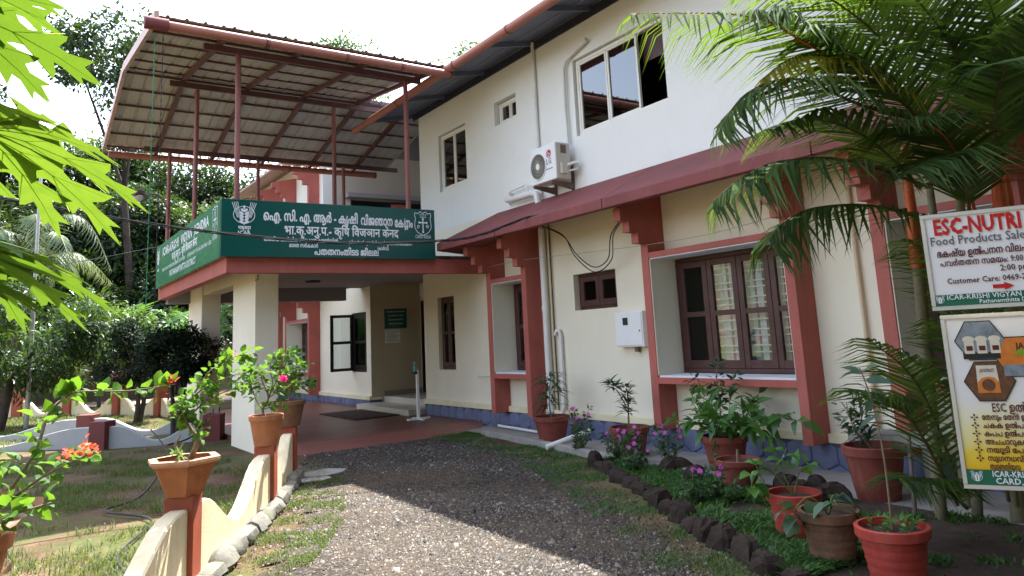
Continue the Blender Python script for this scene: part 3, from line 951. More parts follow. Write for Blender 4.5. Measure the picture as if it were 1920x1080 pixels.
# main roof: eaves, rafters, gutter
def roofz(x): return 6.22 + (x - 6.1) * 0.22
mb = MB()
mb.add([(6.05, -4, roofz(6.05)), (6.05, 14.55, roofz(6.05)), (9.6, 14.55, roofz(9.6)), (9.6, -4, roofz(9.6))], [(0, 1, 2, 3)])
nr = 74
rib = MB()
rs = mb.build("roof_sheet", MAT['sheet_blue'], bld)
sm = rs.modifiers.new("sheet", 'SOLIDIFY'); sm.thickness = 0.02; sm.offset = 1
MB().add([(9.6, -4, roofz(9.6)), (9.6, 14.55, roofz(9.6)), (13.2, 14.55, 6.2), (13.2, -4, 6.2)], [(0, 1, 2, 3)]).build("roof_sheet", MAT['sheet_blue'], bld)
MB().add([(6.2, 19.4, 6.78), (6.2, 28, 6.78), (9.6, 28, 7.9), (9.6, 19.4, 7.9)], [(0, 1, 2, 3)]).add([(6.2, 19.4, 6.84), (6.2, 28, 6.84), (9.6, 28, 7.96), (9.6, 19.4, 7.96)], [(3, 2, 1, 0)]).add([(6.2, 19.4, 6.78), (6.2, 28, 6.78), (6.2, 28, 6.84), (6.2, 19.4, 6.84)], [(0, 1, 2, 3)]).build("roof_sheet", MAT['flashing'], bld)
MB().add([(9.6, 14.0, 8.0), (9.6, 28, 8.0), (13.2, 28, 6.5), (13.2, 14.0, 6.5)], [(0, 1, 2, 3)]).add([(FX, 14.55, 6.9), (FX, 20, 6.9), (9.6, 20, 7.98), (9.6, 14.55, 7.98)], [(3, 2, 1, 0)]).build("roof_sheet", MAT['sheet_blue'], bld)
for k, y in enumerate(np.arange(-1.2, 14.5, 1.55)):
    MB().bar((6.12, y, roofz(6.12) - 0.055), (FX, y, roofz(FX) - 0.055), 0.05, 0.10).build("rafter", MAT['sheet_blue'], bld)
for x in (6.25, 6.62):
    MB().bar((x, -3.9, roofz(x) - 0.02), (x, 14.5, roofz(x) - 0.02), 0.05, 0.03).build("purlin", MAT['sheet_blue'], bld)
MB().bar((FX - 0.02, -3.9, roofz(FX) - 0.12), (FX - 0.02, 14.2, roofz(FX) - 0.12), 0.03, 0.14).build("wall_plate", paint("dark_plate", (0.03, 0.03, 0.05), 0.6), bld)
for y0, y1 in ((-3.9, 1.0), (1.0, 4.0), (4.0, 7.0), (7.0, 8.9), (8.9, 10.6), (10.6, 12.9), (12.9, 15.2)):
    gpiece = MB().tube([(6.04, y0 + 0.004, 6.16), (6.04, y1 - 0.004, 6.16)], 0.075, 14).build("gutter", MAT['gutter'], bld, smooth=True)
    MB().tube([(6.04, y0 + 0.03, 6.16), (6.04, y0 + 0.055, 6.16)], 0.083, 14).build("clip", MAT['steel_red'], gpiece)

# concrete apron drain along the plinth
mb = MB()
mb.add([(6.98, 1.0, 0.02), (6.98, 11.9, 0.02), (6.35, 11.4, 0.02), (6.30, 9.6, 0.02), (6.15, 8.7, 0.02), (6.0, 7.4, 0.02), (5.95, 1.0, 0.02)], [(0, 1, 2, 3, 4, 5, 6)])
tag(mb.build("apron_pavement", MAT['concrete']), kind="structure")
for i in range(6):
    y = 5.6 + i * 0.93
    xk = 5.92 + (0.06 * i if i < 3 else 0.1 * i - 0.1)
    o = MB().obox((xk, y, 0.035), (0.055, 0, 0), (0.03, 0.45, 0), (0, 0, 0.05)).build("kerb_stone", MAT['concrete'], org=(xk, y, 0))
    tag(bevel(o, 0.012), ["nearest", "second", "third", "fourth", "fifth", "farthest"][i] + " low concrete kerb piece of the drain along the blue plinth", "kerb", "drain kerb pieces")
# ------------------------------------------------------------------ porch
porch = thing("entrance_porch", "flat-roofed entrance porch with red fascia on two long cream piers", "porch", (3.2, 12.0, 0))
bevel(MB().box((2.55, 11.40, 2.66), (FX - 0.002, 11.56, 2.90)).build("fascia", MAT['red_paint'], porch), 0.006)
bevel(MB().box((2.55, 11.56, 2.66), (2.70, 17.40, 2.90)).build("fascia", MAT['red_paint'], porch), 0.006)
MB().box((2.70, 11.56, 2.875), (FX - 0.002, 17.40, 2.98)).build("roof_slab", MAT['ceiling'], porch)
MB().box((2.70, 17.15, 2.57), (6.55, 17.38, 2.874)).build("cross_beam", paint("grey_beam", (0.26, 0.25, 0.27), 0.8, 0.05, 2), porch)
for (y0, y1) in ((12.05, 13.45), (16.0, 17.30)):
    bevel(MB().box((3.13, y0, -0.2), (3.49, y1, 2.874)).build("pier", MAT['cream_wall'], porch), 0.012)
MB().box((3.16, 13.45, 2.66), (3.46, 16.0, 2.874)).build("beam", MAT['cream_wall'], porch)
MB().box((3.13, 11.56, 2.70), (3.49, 12.05, 2.874)).build("beam", MAT['cream_wall'], porch)
MB().tube([(3.12, 12.02, 2.60), (3.12, 11.85, 2.60), (3.12, 11.85, 2.86)], 0.008, 6).build("conduit", MAT['bracket'], porch)
lampb = MB().lathe([(0.0, 2.83), (0.13, 2.835), (0.15, 2.85), (0.15, 2.874)], 24, (5.12, 15.27, 0)).build("ceiling_lamp", MAT['black_rubber'], porch, smooth=True)

mb = MB()
mb.box((3.3, 11.96, -0.1), (6.96, 20.5, 0.08))
tag(bevel(mb.build("porch_floor", MAT['floor_tile']), 0.008), kind="structure")
mb = MB()
mb.add([(3.38, 11.14, 0.008), (6.1, 11.14, 0.008), (6.72, 11.40, 0.02), (6.96, 11.7, 0.05), (6.96, 11.956, 0.078), (3.30, 11.956, 0.078)], [(0, 1, 2, 3, 4, 5)])
mb.add([(3.38, 11.14, 0.008), (6.1, 11.14, 0.008), (6.1, 11.14, -0.1), (3.38, 11.14, -0.1)], [(3, 2, 1, 0)])
tag(mb.build("porch_ramp", MAT['apron_red']), kind="structure")

# ------------------------------------------------------------------ canopy over the porch
can = thing("porch_canopy", "raised metal canopy of pale ribbed sheets on thin red steel posts above the porch", "canopy", (4.0, 14.0, 2.98))
NE, RI, FE = (10.95, 6.22), (14.5, 6.66), (17.72, 5.95)


def slope_z(y):
    if y <= RI[0]: return NE[1] + (y - NE[0]) * (RI[1] - NE[1]) / (RI[0] - NE[0])
    return RI[1] + (y - RI[0]) * (FE[1] - RI[1]) / (FE[0] - RI[0])


def sheet(x0, x1, ya, yb, dz=0.0):
    prof = []
    x = x0
    p = 0.25
    while x < x1 - 1e-6:
        prof += [(x, 0), (x + 0.09, 0), (x + 0.105, 0.028), (x + 0.135, 0.028), (x + 0.15, 0), (x + 0.2, 0.006)]
        x += p
    prof = [(min(a, x1), h) for a, h in prof] + [(x1 + 0.03, 0.004)]
    n = len(prof)
    vs = [(a, ya, slope_z(ya) + h + dz) for a, h in prof] + [(a, yb, slope_z(yb) + h + dz) for a, h in prof]
    vs += [(a, ya, slope_z(ya) + h + dz + 0.004) for a, h in prof] + [(a, yb, slope_z(yb) + h + dz + 0.004) for a, h in prof]
    fs = [(i, i + 1, n + i + 1, n + i) for i in range(n - 1)] + [(2 * n + i + 1, 2 * n + i, 3 * n + i, 3 * n + i + 1) for i in range(n - 1)]
    return MB().add(vs, fs).build("roof_sheet", MAT['sheet_under'], can)


for k in range(5):
    sheet(1.50 + k * 0.9, 1.50 + (k + 1) * 0.9 + 0.02, NE[0], RI[0] + 0.06, 0.006 * (k % 2))
for k in range(7):
    sheet(1.50 + k * 0.9, 1.50 + (k + 1) * 0.9 + 0.02, RI[0] - 0.02, FE[0], 0.003 + 0.006 * (k % 2))
for (ya, yb) in ((NE[0] - 0.06, RI[0]), (RI[0], FE[0] + 0.02)):
    m = MB()
    za, zb = slope_z(ya), slope_z(yb)
    m.add([(1.44, ya, za + 0.05), (1.44, yb, zb + 0.05), (1.44, yb, zb - 0.11), (1.44, ya, za - 0.11), (1.50, ya, za + 0.05), (1.50, yb, zb + 0.05), (1.50, yb, zb - 0.10), (1.50, ya, za - 0.10)],
          [(0, 1, 2, 3), (7, 6, 5, 4), (0, 4, 5, 1), (3, 2, 6, 7), (0, 3, 7, 4), (1, 5, 6, 2)])
    m.build("barge_flashing", MAT['flashing'], can)
for x in (2.45, 3.6, 4.72, 5.85):
    MB().bar((x, NE[0] + 0.02, slope_z(NE[0]) - 0.085), (x, RI[0], RI[1] - 0.085), 0.07, 0.07).build("rafter", MAT['steel_red'], can)
for x in (2.45, 3.6, 4.72, 5.85, 6.95):
    MB().bar((x, RI[0], RI[1] - 0.085), (x, FE[0] - 0.02, slope_z(FE[0]) - 0.085), 0.07, 0.07).build("rafter", MAT['steel_red'], can)
for i in range(6):
    y = NE[0] + 0.12 + i * (RI[0] - NE[0] - 0.2) / 5
    MB().bar((1.5, y, slope_z(y) - 0.026), (5.97, y, slope_z(y) - 0.020), 0.03, 0.034).build("purlin", MAT['steel_red'], can)
for i in range(6):
    y = RI[0] + 0.14 + i * (FE[0] - RI[0] - 0.24) / 5
    MB().bar((1.5, y, slope_z(y) - 0.026), (7.75, y, slope_z(y) - 0.020), 0.03, 0.034).build("purlin", MAT['steel_red'], can)
for (y, xa, xb) in ((11.6, 2.22, 5.85), (14.55, 2.22, 6.5), (17.3, 2.18, 8.0)):
    z = slope_z(y) - 0.17
    MB().bar((xa, y, z), (xb, y, z), 0.06, 0.10).build("beam", MAT['steel_red'], can)
for (x, y) in ((2.73, 11.6), (5.56, 11.6), (2.70, 14.6), (5.35, 14.6), (2.67, 17.25), (4.52, 17.25), (6.55, 17.25)):
    MB().tube([(x, y, 2.97), (x, y, slope_z(y) - 0.22)], 0.042, 12).build("post", MAT['steel_pole'], can, smooth=True)
for x0, x1 in ((1.62, 3.0), (3.0, 4.25), (4.25, 5.2), (5.2, 6.12)):
    g = MB().tube([(x0 + 0.004, 10.90, 6.07), (x1 - 0.004, 10.90, 6.07)], 0.068, 14).build("gutter", MAT['gutter'], can, smooth=True)
    MB().tube([(x1 - 0.05, 10.90, 6.07), (x1 - 0.025, 10.90, 6.07)], 0.075, 14).build("clip", MAT['steel_red'], g)
MB().tube([(1.32, 10.90, 6.07), (1.62, 10.90, 6.07)], 0.092, 14).build("gutter_outlet", MAT['awning_paint'], can, smooth=True)
for x0, x1 in ((1.55, 3.4), (3.4, 5.4), (5.4, 7.6)):
    g = MB().tube([(x0 + 0.004, 17.72, 5.80), (x1 - 0.004, 17.72, 5.80)], 0.075, 12).build("gutter", MAT['gutter'], can, smooth=True)
    MB().tube([(x1 - 0.05, 17.72, 5.80), (x1 - 0.025, 17.72, 5.80)], 0.083, 12).build("clip", MAT['steel_red'], g)

# cords hanging from the gutter outlet
for (x, y, m, lab) in ((1.47, 11.02, 'green_chain', "thin green cord hanging straight down from the canopy corner"), (1.58, 11.06, 'black_rubber', "thin black chain hanging down beside the green cord")):
    m_ = MB()
    z = 6.0
    k = 0
    while z > 2.2:
        m_.tube([(x + 0.004 * (k % 2), y, z), (x + 0.004 * ((k + 1) % 2), y, z - 0.05)], 0.0075 if k % 2 else 0.0045, 5)
        z -= 0.05; k += 1
    tag(m_.build("hanging_cord", MAT[m], org=(x, y, 2.2)), lab, "cord", "cords under the canopy corner")

# ------------------------------------------------------------------ emblems
class E2:
    """flat drawing in (u, v): strokes, discs, polygons"""
    def __init__(s): s.v = []; s.f = []

    def poly(s, pts):
        b = len(s.v); s.v += pts; s.f.append(tuple(range(b, b + len(pts)))); return s

    def line(s, a, b, w):
        dx, dy = b[0] - a[0], b[1] - a[1]
        L = math.hypot(dx, dy) or 1
        nx_, ny_ = -dy / L * w / 2, dx / L * w / 2
        return s.poly([(a[0] + nx_, a[1] + ny_), (a[0] - nx_, a[1] - ny_), (b[0] - nx_, b[1] - ny_), (b[0] + nx_, b[1] + ny_)])

    def path(s, pts, w, closed=False):
        pts = list(pts) + ([pts[0]] if closed else [])
        for a, b in zip(pts[:-1], pts[1:]): s.line(a, b, w)
        return s

    def ell(s, c, rx, ry, rot=0.0, n=14):
        cr, sr = math.cos(rot), math.sin(rot)
        return s.poly([(c[0] + rx * math.cos(t) * cr - ry * math.sin(t) * sr, c[1] + rx * math.cos(t) * sr + ry * math.sin(t) * cr) for t in [2 * math.pi * i / n for i in range(n)]])

    def ring(s, c, rx, ry, w, n=40, a0=0, a1=2 * math.pi):
        return s.path([(c[0] + rx * math.cos(a0 + (a1 - a0) * i / n), c[1] + ry * math.sin(a0 + (a1 - a0) * i / n)) for i in range(n + 1)], w)

    def put(s, parent, o, u, v, size, mat, lift=0.003, name="emblem"):
        o, u, v = Vector(o), Vector(u).normalized(), Vector(v).normalized()
        w = u.cross(v)
        mb = MB()
        for k, f in enumerate(s.f):
            mb.add([o + u * (s.v[i][0] * size) + v * (s.v[i][1] * size) + w * (lift + 0.00004 * k) for i in f], [tuple(range(len(f)))])
        return mb.build(name, mat, parent)


def wheat():
    e = E2()
    e.ring((0, 0), 0.36, 0.30, 0.022)
    for sx in (-1, 1):
        for k in range(4):
            x = sx * (0.20 + 0.055 * k)
            e.line((x * 0.62, -0.10), (x * 1.12, 0.46 - 0.01 * k), 0.020)
    for r in range(5):
        z = -0.26 + r * 0.105
        for sx in (-1, 1):
            e.ell((sx * (0.085 if r < 4 else 0.05), z), 0.085, 0.046, sx * 0.65)
    e.ell((0, 0.27), 0.035, 0.07)
    e.line((0, -0.36), (0, -0.25), 0.03)
    return e


def shield():
    e = E2()
    pts = [(-0.34, 0.42), (-0.22, 0.38), (-0.12, 0.47), (0, 0.40), (0.12, 0.47), (0.22, 0.38), (0.34, 0.42), (0.37, 0.30), (0.32, 0.20), (0.36, 0.02), (0.36, -0.20), (0.24, -0.38), (0, -0.50), (-0.24, -0.38), (-0.36, -0.20), (-0.36, 0.02), (-0.32, 0.20), (-0.37, 0.30)]
    e.path(pts, 0.026, True)
    e.line((0, 0.16), (0, -0.36), 0.05).line((-0.15, 0.02), (0.15, 0.02), 0.05)
    for c in ((0, 0.17), (0, -0.36), (-0.16, 0.02), (0.16, 0.02)): e.ell(c, 0.045, 0.045)
    for k in range(4): e.line((-0.14 + k * 0.08, 0.34), (-0.09 + k * 0.08, 0.34), 0.035).line((-0.12 + k * 0.07, 0.25), (-0.07 + k * 0.07, 0.25), 0.035)
    e.path([(-0.24, -0.10), (-0.16, -0.10), (-0.19, -0.20), (-0.25, -0.20)], 0.022, True)
    e.path([(0.15, -0.08), (0.24, -0.08), (0.24, -0.18), (0.15, -0.18)], 0.022, True)
    e.line((0.15, -0.13), (0.24, -0.13), 0.018)
    return e


WHEAT, SHIELD = wheat(), shield()

# ------------------------------------------------------------------ the green signs on the porch
UX, UZ = (1, 0, 0), (0, 0, 1)
s1 = thing("porch_sign", "long dark green sign with white Malayalam and Hindi lettering facing the drive", "sign", (4.2, 11.33, 2.90))
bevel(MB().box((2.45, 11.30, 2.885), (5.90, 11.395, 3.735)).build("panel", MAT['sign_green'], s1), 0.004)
Y1 = 11.298
X0, WS, ZT, HS = 2.45, 3.45, 3.735, 0.85


def s1t(s, f0, f1, fb, size, bold=0.03):
    letter(s1, s, (X0 + WS * (f0 + f1) / 2, Y1, ZT - HS * fb), UX, UZ, size, MAT['letter'], WS * (f1 - f0), bold)


s1t("ഐ. സി. എ. ആർ - കൃഷി", 0.172, 0.600, 0.345, 0.205, 0.036)
s1t("വിജഞാന", 0.615, 0.775, 0.360, 0.205, 0.036)
s1t("േക(നം", 0.785, 0.880, 0.375, 0.205, 0.036)
s1t("ദ", 0.838, 0.855, 0.420, 0.11, 0.05)
s1t("भा.कृ.अनु.प.- कृिष िवजञान केनद", 0.262, 0.805, 0.585, 0.195, 0.030)
s1t("ഭാരതീയ കാർഷിക ഗേവഷണ കൗൺസിൽ", 0.175, 0.505, 0.715, 0.085, 0.030)
s1t("(കിസത്യൻ ഏജൻസി േഫാർ റൂറൽ െഡവലപ്െമന്റ്", 0.555, 0.875, 0.735, 0.080, 0.026)
s1t("ഭാരത സർകകാർ", 0.283, 0.412, 0.815, 0.085, 0.030)
s1t("(കാർഡ്)", 0.695, 0.752, 0.835, 0.08, 0.030)
s1t("പതതനംതിടട ജിലല", 0.395, 0.700, 0.945, 0.145, 0.040)
WHEAT.put(s1, (X0 + WS * 0.092, Y1, ZT - HS * 0.27), UX, UZ, 0.42, MAT['letter'])
letter(s1, "भाकृअनुप", (X0 + WS * 0.094, Y1, ZT - HS * 0.525), UX, UZ, 0.075, MAT['letter'], 0.18, 0.04)
letter(s1, "ICAR", (X0 + WS * 0.094, Y1, ZT - HS * 0.61), UX, UZ, 0.075, MAT['letter'], 0.18, 0.03)
SHIELD.put(s1, (X0 + WS * 0.935, Y1, ZT - HS * 0.28), UX, UZ, 0.42, MAT['letter'])
letter(s1, "CARD INDIA", (X0 + WS * 0.935, Y1, ZT - HS * 0.585), UX, UZ, 0.085, MAT['letter'], 0.29, 0.01)

s2 = thing("porch_sign", "long green sign coloured as lit, with white English lettering on the garden side of the porch", "sign", (2.47, 14.2, 2.90))
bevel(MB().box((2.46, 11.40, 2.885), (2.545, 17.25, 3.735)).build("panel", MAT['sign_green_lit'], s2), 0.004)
UY = (0, -1, 0)
X2 = 2.458


def s2t(s, ya, yb, fb, size, bold=0.02):
    letter(s2, s, (X2, (ya + yb) / 2, ZT - HS * fb), UY, UZ, size, MAT['letter'], abs(ya - yb), bold)


s2t("ICAR-KRISHI", 16.35, 14.65, 0.32, 0.235, 0.03)
s2t("VIGYAN", 14.45, 13.45, 0.32, 0.235, 0.03)
s2t("KENDRA", 13.25, 12.15, 0.32, 0.235, 0.03)
s2t("भा.कृ.अनु.प.- कृिष िवजञान केनद", 15.3, 13.0, 0.54, 0.19, 0.03)
s2t("(INDIAN COUNCIL OF AGRICULTURAL RESEARCH, GOVT. OF INDIA)", 16.35, 14.0, 0.68, 0.085, 0.01)
s2t("(CHRISTIAN AGENCY FOR RURAL DEVELOPMENT - CARD)", 13.8, 11.95, 0.68, 0.085, 0.01)
s2t("PATHANAMTHITTA DISTRICT", 15.5, 13.1, 0.88, 0.16, 0.02)
WHEAT.put(s2, (X2, 16.85, ZT - HS * 0.30), UY, UZ, 0.42, MAT['letter'])
letter(s2, "ICAR", (X2, 16.85, ZT - HS * 0.62), UY, UZ, 0.08, MAT['letter'], 0.2, 0.03)
SHIELD.put(s2, (X2, 11.72, ZT - HS * 0.30), UY, UZ, 0.46, MAT['letter'])
letter(s2, "CARD INDIA", (X2, 11.72, ZT - HS * 0.64), UY, UZ, 0.085, MAT['letter'], 0.32, 0.01)

# entrance notices
nb = thing("notice_board", "small dark green notice board on the shade-toned wall inside the entrance recess", "notice", (7.63, 16.79, 1.86))
MB().box((7.35, 16.775, 1.86), (7.92, 16.795, 2.33)).build("panel", MAT['sign_green'], nb)
for k, (t, w) in enumerate((("ICAR-KRISHI VIGYAN KENDRA", 0.46), ("PATHANAMTHITTA DISTRICT", 0.40), ("CARD, KOLABHAGAM P.O.", 0.40), ("THADIYOOR, TIRUVALLA", 0.36))):
    letter(nb, t, (7.635, 16.774, 2.24 - k * 0.095), UX, UZ, 0.05, MAT['letter'], w, 0.0)
pn = thing("paper_notice", "white paper notice taped under the green board in the entrance recess", "notice", (7.55, 16.79, 1.52))
MB().box((7.36, 16.788, 1.52), (7.75, 16.796, 1.83)).build("sheet", MAT['board_white'], pn)
for k in range(7):
    MB().box((7.39, 16.7865, 1.79 - k * 0.038), (7.72 - 0.05 * (k % 3), 16.7875, 1.80 - k * 0.038)).build("lettering", MAT['text_grey'], pn)
hs_ = thing("door_sign", "white sign board reading ICAR above the dark entrance door", "sign", (8.28, 16.4, 2.6))
MB().box((8.27, 14.9, 2.62), (8.295, 16.75, 2.92)).build("panel", MAT['board_white'], hs_)
letter(hs_, "ICAR-KVK", (8.268, 15.75, 2.69), UY, UZ, 0.2, MAT['text_grey'], 1.3, 0.02)
door = thing("entrance_door", "dark wooden entrance door standing open into the hall", "door", (8.5, 15.6, 0.31))
MB().box((8.52, 15.52, 0.32), (9.3, 15.57, 2.48)).build("leaf", MAT['black_wood'], door)
MB().box((8.285, 15.5, 0.32), (8.53, 15.55, 2.5)).box((8.285, 16.69, 0.32), (8.53, 16.74, 2.5)).box((8.285, 15.55, 2.45), (8.53, 16.69, 2.5)).build("frame", MAT['black_wood'], door)

dm = thing("doormat", "large brown coir doormat lying before the entrance steps", "doormat", (6.1, 15.3, 0.08))
bevel(MB().box((5.62, 14.35, 0.082), (6.58, 16.4, 0.10)).build("mat", MAT['doormat'], dm), 0.006)

sd = thing("sanitizer_stand", "slim white foot-operated sanitizer stand with a green bottle on the porch", "stand", (6.42, 13.2, 0.08))
MB().box((6.40, 13.18, 0.10), (6.445, 13.225, 0.99)).build("pole", MAT['metal_white'], sd)
MB().box((6.20, 13.18, 0.082), (6.66, 13.23, 0.115)).build("foot", MAT['metal_white'], sd)
MB().box((6.40, 12.98, 0.082), (6.445, 13.42, 0.113)).build("foot", MAT['metal_white'], sd)
MB().box((6.34, 13.15, 0.92), (6.40, 13.25, 0.97)).build("tray", MAT['black_rubber'], sd)
bo = MB().lathe([(0.0, 0.97), (0.030, 0.97), (0.032, 1.07), (0.012, 1.10), (0.012, 1.12)], 12, (6.375, 13.2, 0)).build("bottle", paint("teal_bottle", (0.10, 0.34, 0.30), 0.2, 0.05, 4), sd, smooth=True)
MB().box((6.35, 13.19, 1.12), (6.385, 13.21, 1.145)).build("pump", MAT['metal_white'], bo)

# ------------------------------------------------------------------ air-conditioner outdoor unit
ac = thing("air_conditioner", "white air-conditioner outdoor unit with round fan grille bracketed to the upper wall", "air conditioner", (6.75, 9.05, 3.8))
ay0, ay1, az0, az1, ax0, ax1 = 8.70, 9.36, 3.82, 4.39, 6.60, 6.88
bd = MB()
bd.box((ax0, ay0 + 0.003, az0), (ax1, ay1, az1))
bevel(bd.build("casing", MAT['metal_white'], ac), 0.015, 3)
bevel(MB().box((ax0 + 0.012, ay0 - 0.004, az0 + 0.01), (ax1 - 0.004, ay0 + 0.02, az1 - 0.012)).build("side_panel", MAT['ac_side'], ac), 0.006)
fc = (9.145, 4.085)
fan = MB()
n = 40
R0 = 0.205
vs = [(ax0 - 0.002, fc[0] + R0 * math.cos(2 * math.pi * i / n), fc[1] + R0 * math.sin(2 * math.pi * i / n)) for i in range(n)]
fan.add(vs, [tuple(range(n))])
fo = fan.build("fan_opening", MAT['ac_dark'], ac)
MB().tube([(ax0 - 0.006, fc[0] + R0 * math.cos(2 * math.pi * i / n), fc[1] + R0 * math.sin(2 * math.pi * i / n)) for i in range(n + 1)], 0.011, 6, False).build("fan_ring", MAT['metal_white'], ac, smooth=True)
gr = MB()
for i in range(48):
    t = 2 * math.pi * i / 48
    gr.tube([(ax0 - 0.012, fc[0] + r * math.cos(t + r * 2.2), fc[1] + r * math.sin(t + r * 2.2)) for r in (0.04, 0.10, 0.155, 0.20)], 0.0019, 4, False)
for r in (0.09, 0.14, 0.18):
    gr.tube([(ax0 - 0.013, fc[0] + r * math.cos(2 * math.pi * i / 28), fc[1] + r * math.sin(2 * math.pi * i / 28)) for i in range(29)], 0.0018, 4, False)
gr.build("fan_grille", MAT['ac_side'], ac)
MB().add([(ax0 - 0.017, fc[0] + 0.047 * math.cos(2 * math.pi * i / 20), fc[1] + 0.05 * math.sin(2 * math.pi * i / 20)) for i in range(20)], [tuple(range(20))]).build("fan_hub", MAT['metal_white'], ac)
lg = E2(); lg.ell((0, 0), 0.062, 0.062, n=24)
lgo = lg.put(ac, (ax0, 8.865, 4.235), UY, UZ, 1.0, MAT['logo_red'], 0.004, "badge")
l2 = E2(); l2.ring((0, 0), 0.045, 0.045, 0.008, 20, math.pi * 0.5, math.pi * 2.0); l2.line((0, 0), (0.045, 0), 0.009).line((-0.006, 0.026), (-0.006, -0.024), 0.008).line((-0.006, -0.024), (0.014, -0.024), 0.008)
l2.put(ac, (ax0, 8.865, 4.235), UY, UZ, 1.0, MAT['metal_white'], 0.008, "badge")
letter(ac, "LG", (ax0, 8.865, 4.075), UY, UZ, 0.125, MAT['text_grey'], 0.12, 0.012)
MB().box((ax0 - 0.003, 8.78, 3.995), (ax0 - 0.001, 8.95, 4.008)).build("print_line", MAT['text_grey'], ac)
MB().box((6.70, ay0 - 0.012, 4.22), (6.80, ay0 - 0.005, 4.35)).build("handle_recess", MAT['bracket'], ac)
MB().box((6.68, ay0 - 0.05, 3.90), (6.79, ay0 - 0.005, 4.06)).build("valve_cover", MAT['ac_side'], ac)
MB().tube([(6.80, ay0 - 0.03, 4.03), (6.84, ay0 - 0.12, 4.05), (6.90, ay0 - 0.16, 4.06), (6.93, ay0 - 0.10, 4.02), (6.95, ay0 + 0.02, 3.98)], 0.026, 10).build("refrigerant_pipe", MAT['pvc'], ac, smooth=True)
MB().tube([(6.80, ay0 - 0.03, 3.94), (6.88, ay0 - 0.13, 3.95), (6.95, ay0 - 0.08, 4.0)], 0.014, 8).build("refrigerant_pipe", MAT['pvc'], ac, smooth=True)
for y in (8.80, 9.24):
    MB().add([(6.56, y - 0.02, 3.80), (6.995, y - 0.02, 3.80), (6.995, y - 0.02, 3.69), (6.56, y - 0.02, 3.765), (6.56, y + 0.02, 3.80), (6.995, y + 0.02, 3.80), (6.995, y + 0.02, 3.69), (6.56, y + 0.02, 3.765)],
             [(0, 1, 2, 3), (7, 6, 5, 4), (0, 4, 5, 1), (2, 6, 7, 3), (0, 3, 7, 4), (1, 5, 6, 2)]).build("bracket_arm", MAT['bracket'], ac)
    MB().box((6.975, y - 0.025, 3.66), (6.998, y + 0.025, 4.12)).build("bracket_upright", MAT['bracket'], ac)

# ------------------------------------------------------------------ pipes and cables on the wall
def pipe(name, label, segs, mat, group="pipes on the facade", clips=()):
    o = MB()
    for pts, r in segs: o.tube(pts, r, 12)
    ob = o.build(name, MAT[mat], smooth=True, org=segs[0][0][0])
    return tag(ob, label, "pipe", group)


pipe("drain_pipe", "thick white drain pipe beside the narrow framed window, running down to the blue plinth", [([(6.93, 9.62, 3.2), (6.93, 9.62, 0.34)], 0.055), ([(6.93, 9.62, 1.9), (6.93, 9.62, 1.98)], 0.062)], 'pvc')
pipe("drain_pipe", "short grey length of drain pipe below the thick white one", [([(6.92, 9.62, 0.36), (6.92, 9.62, 0.03)], 0.058)], 'pvc_grey')
pipe("drain_pipe", "thin tan conduit running the whole height right of the thick drain pipe", [([(6.965, 9.50, 3.3), (6.965, 9.50, 0.32)], 0.017)], 'pvc_tan')
pipe("drain_pipe", "thin black cable tied along the tan conduit", [([(6.965, 9.465, 3.3), (6.96, 9.46, 1.5), (6.965, 9.462, 0.3)], 0.008)], 'black_rubber')
pipe("drain_pipe", "short hooked white pipe right of the drain pipe, bent over at the top", [([(6.95, 9.44, 1.52), (6.95, 9.40, 1.58), (6.95, 9.33, 1.58), (6.95, 9.30, 1.52), (6.95, 9.30, 0.45), (6.93, 9.34, 0.36), (6.9, 9.38, 0.2)], 0.027)], 'pvc')
pipe("drain_pipe", "white pipe running down the upper wall from the eaves to the air conditioner", [([(6.955, 9.62, 6.35), (6.955, 9.62, 3.75)], 0.030), ([(6.955, 9.62, 5.38), (6.955, 9.62, 5.42)], 0.036)], 'pvc')
pipe("refrigerant_hose", "wrapped hose rising from the air conditioner and bending beside the large upper window", [([(6.94, 8.80, 4.40), (6.94, 8.82, 5.0), (6.94, 8.80, 5.62), (6.94, 8.72, 5.74), (6.94, 8.4, 5.83), (6.94, 8.22, 5.88)], 0.026), ([(6.94, 8.40, 5.83), (6.94, 8.2, 5.885)], 0.036)], 'pvc')
pipe("waste_pipe", "fat white waste pipe elbow lying just above the sunshade left of the air conditioner", [([(6.97, 10.50, 3.92), (6.86, 10.46, 3.82), (6.86, 10.30, 3.80), (6.86, 9.72, 3.80), (6.86, 9.60, 3.76), (6.86, 9.56, 3.60)], 0.055)], 'pvc')
pipe("waste_pipe", "thin white pipe bent above the fat waste elbow", [([(6.97, 10.55, 3.75), (6.92, 10.55, 3.86), (6.90, 10.42, 3.96), (6.90, 9.98, 3.99), (6.90, 9.92, 3.95), (6.92, 9.92, 3.84)], 0.018)], 'pvc')
pipe("conduit", "tan vertical pipe right of the big window near the palm", [([(6.96, 4.28, 3.25), (6.96, 4.28, 0.3)], 0.022)], 'pvc_tan')
pipe("drain_pipe", "white pipe lying on the ground along the foot of the plinth", [([(6.88, 11.1, 0.06), (6.82, 9.75, 0.05)], 0.022)], 'pvc')
pipe("drain_pipe", "white pipe end sticking out beside the flower pot below the drain pipe", [([(6.62, 8.32, 0.20), (5.98, 8.46, 0.05)], 0.038)], 'pvc')
pipe("tap", "small white tap pipe on the wall left of the narrow framed window", [([(6.97, 11.40, 0.87), (6.92, 11.75, 0.87)], 0.010), ([(6.92, 11.75, 0.87), (6.92, 11.78, 0.83)], 0.014), ([(6.92, 11.72, 0.87), (6.92, 11.72, 0.91)], 0.008)], 'pvc')

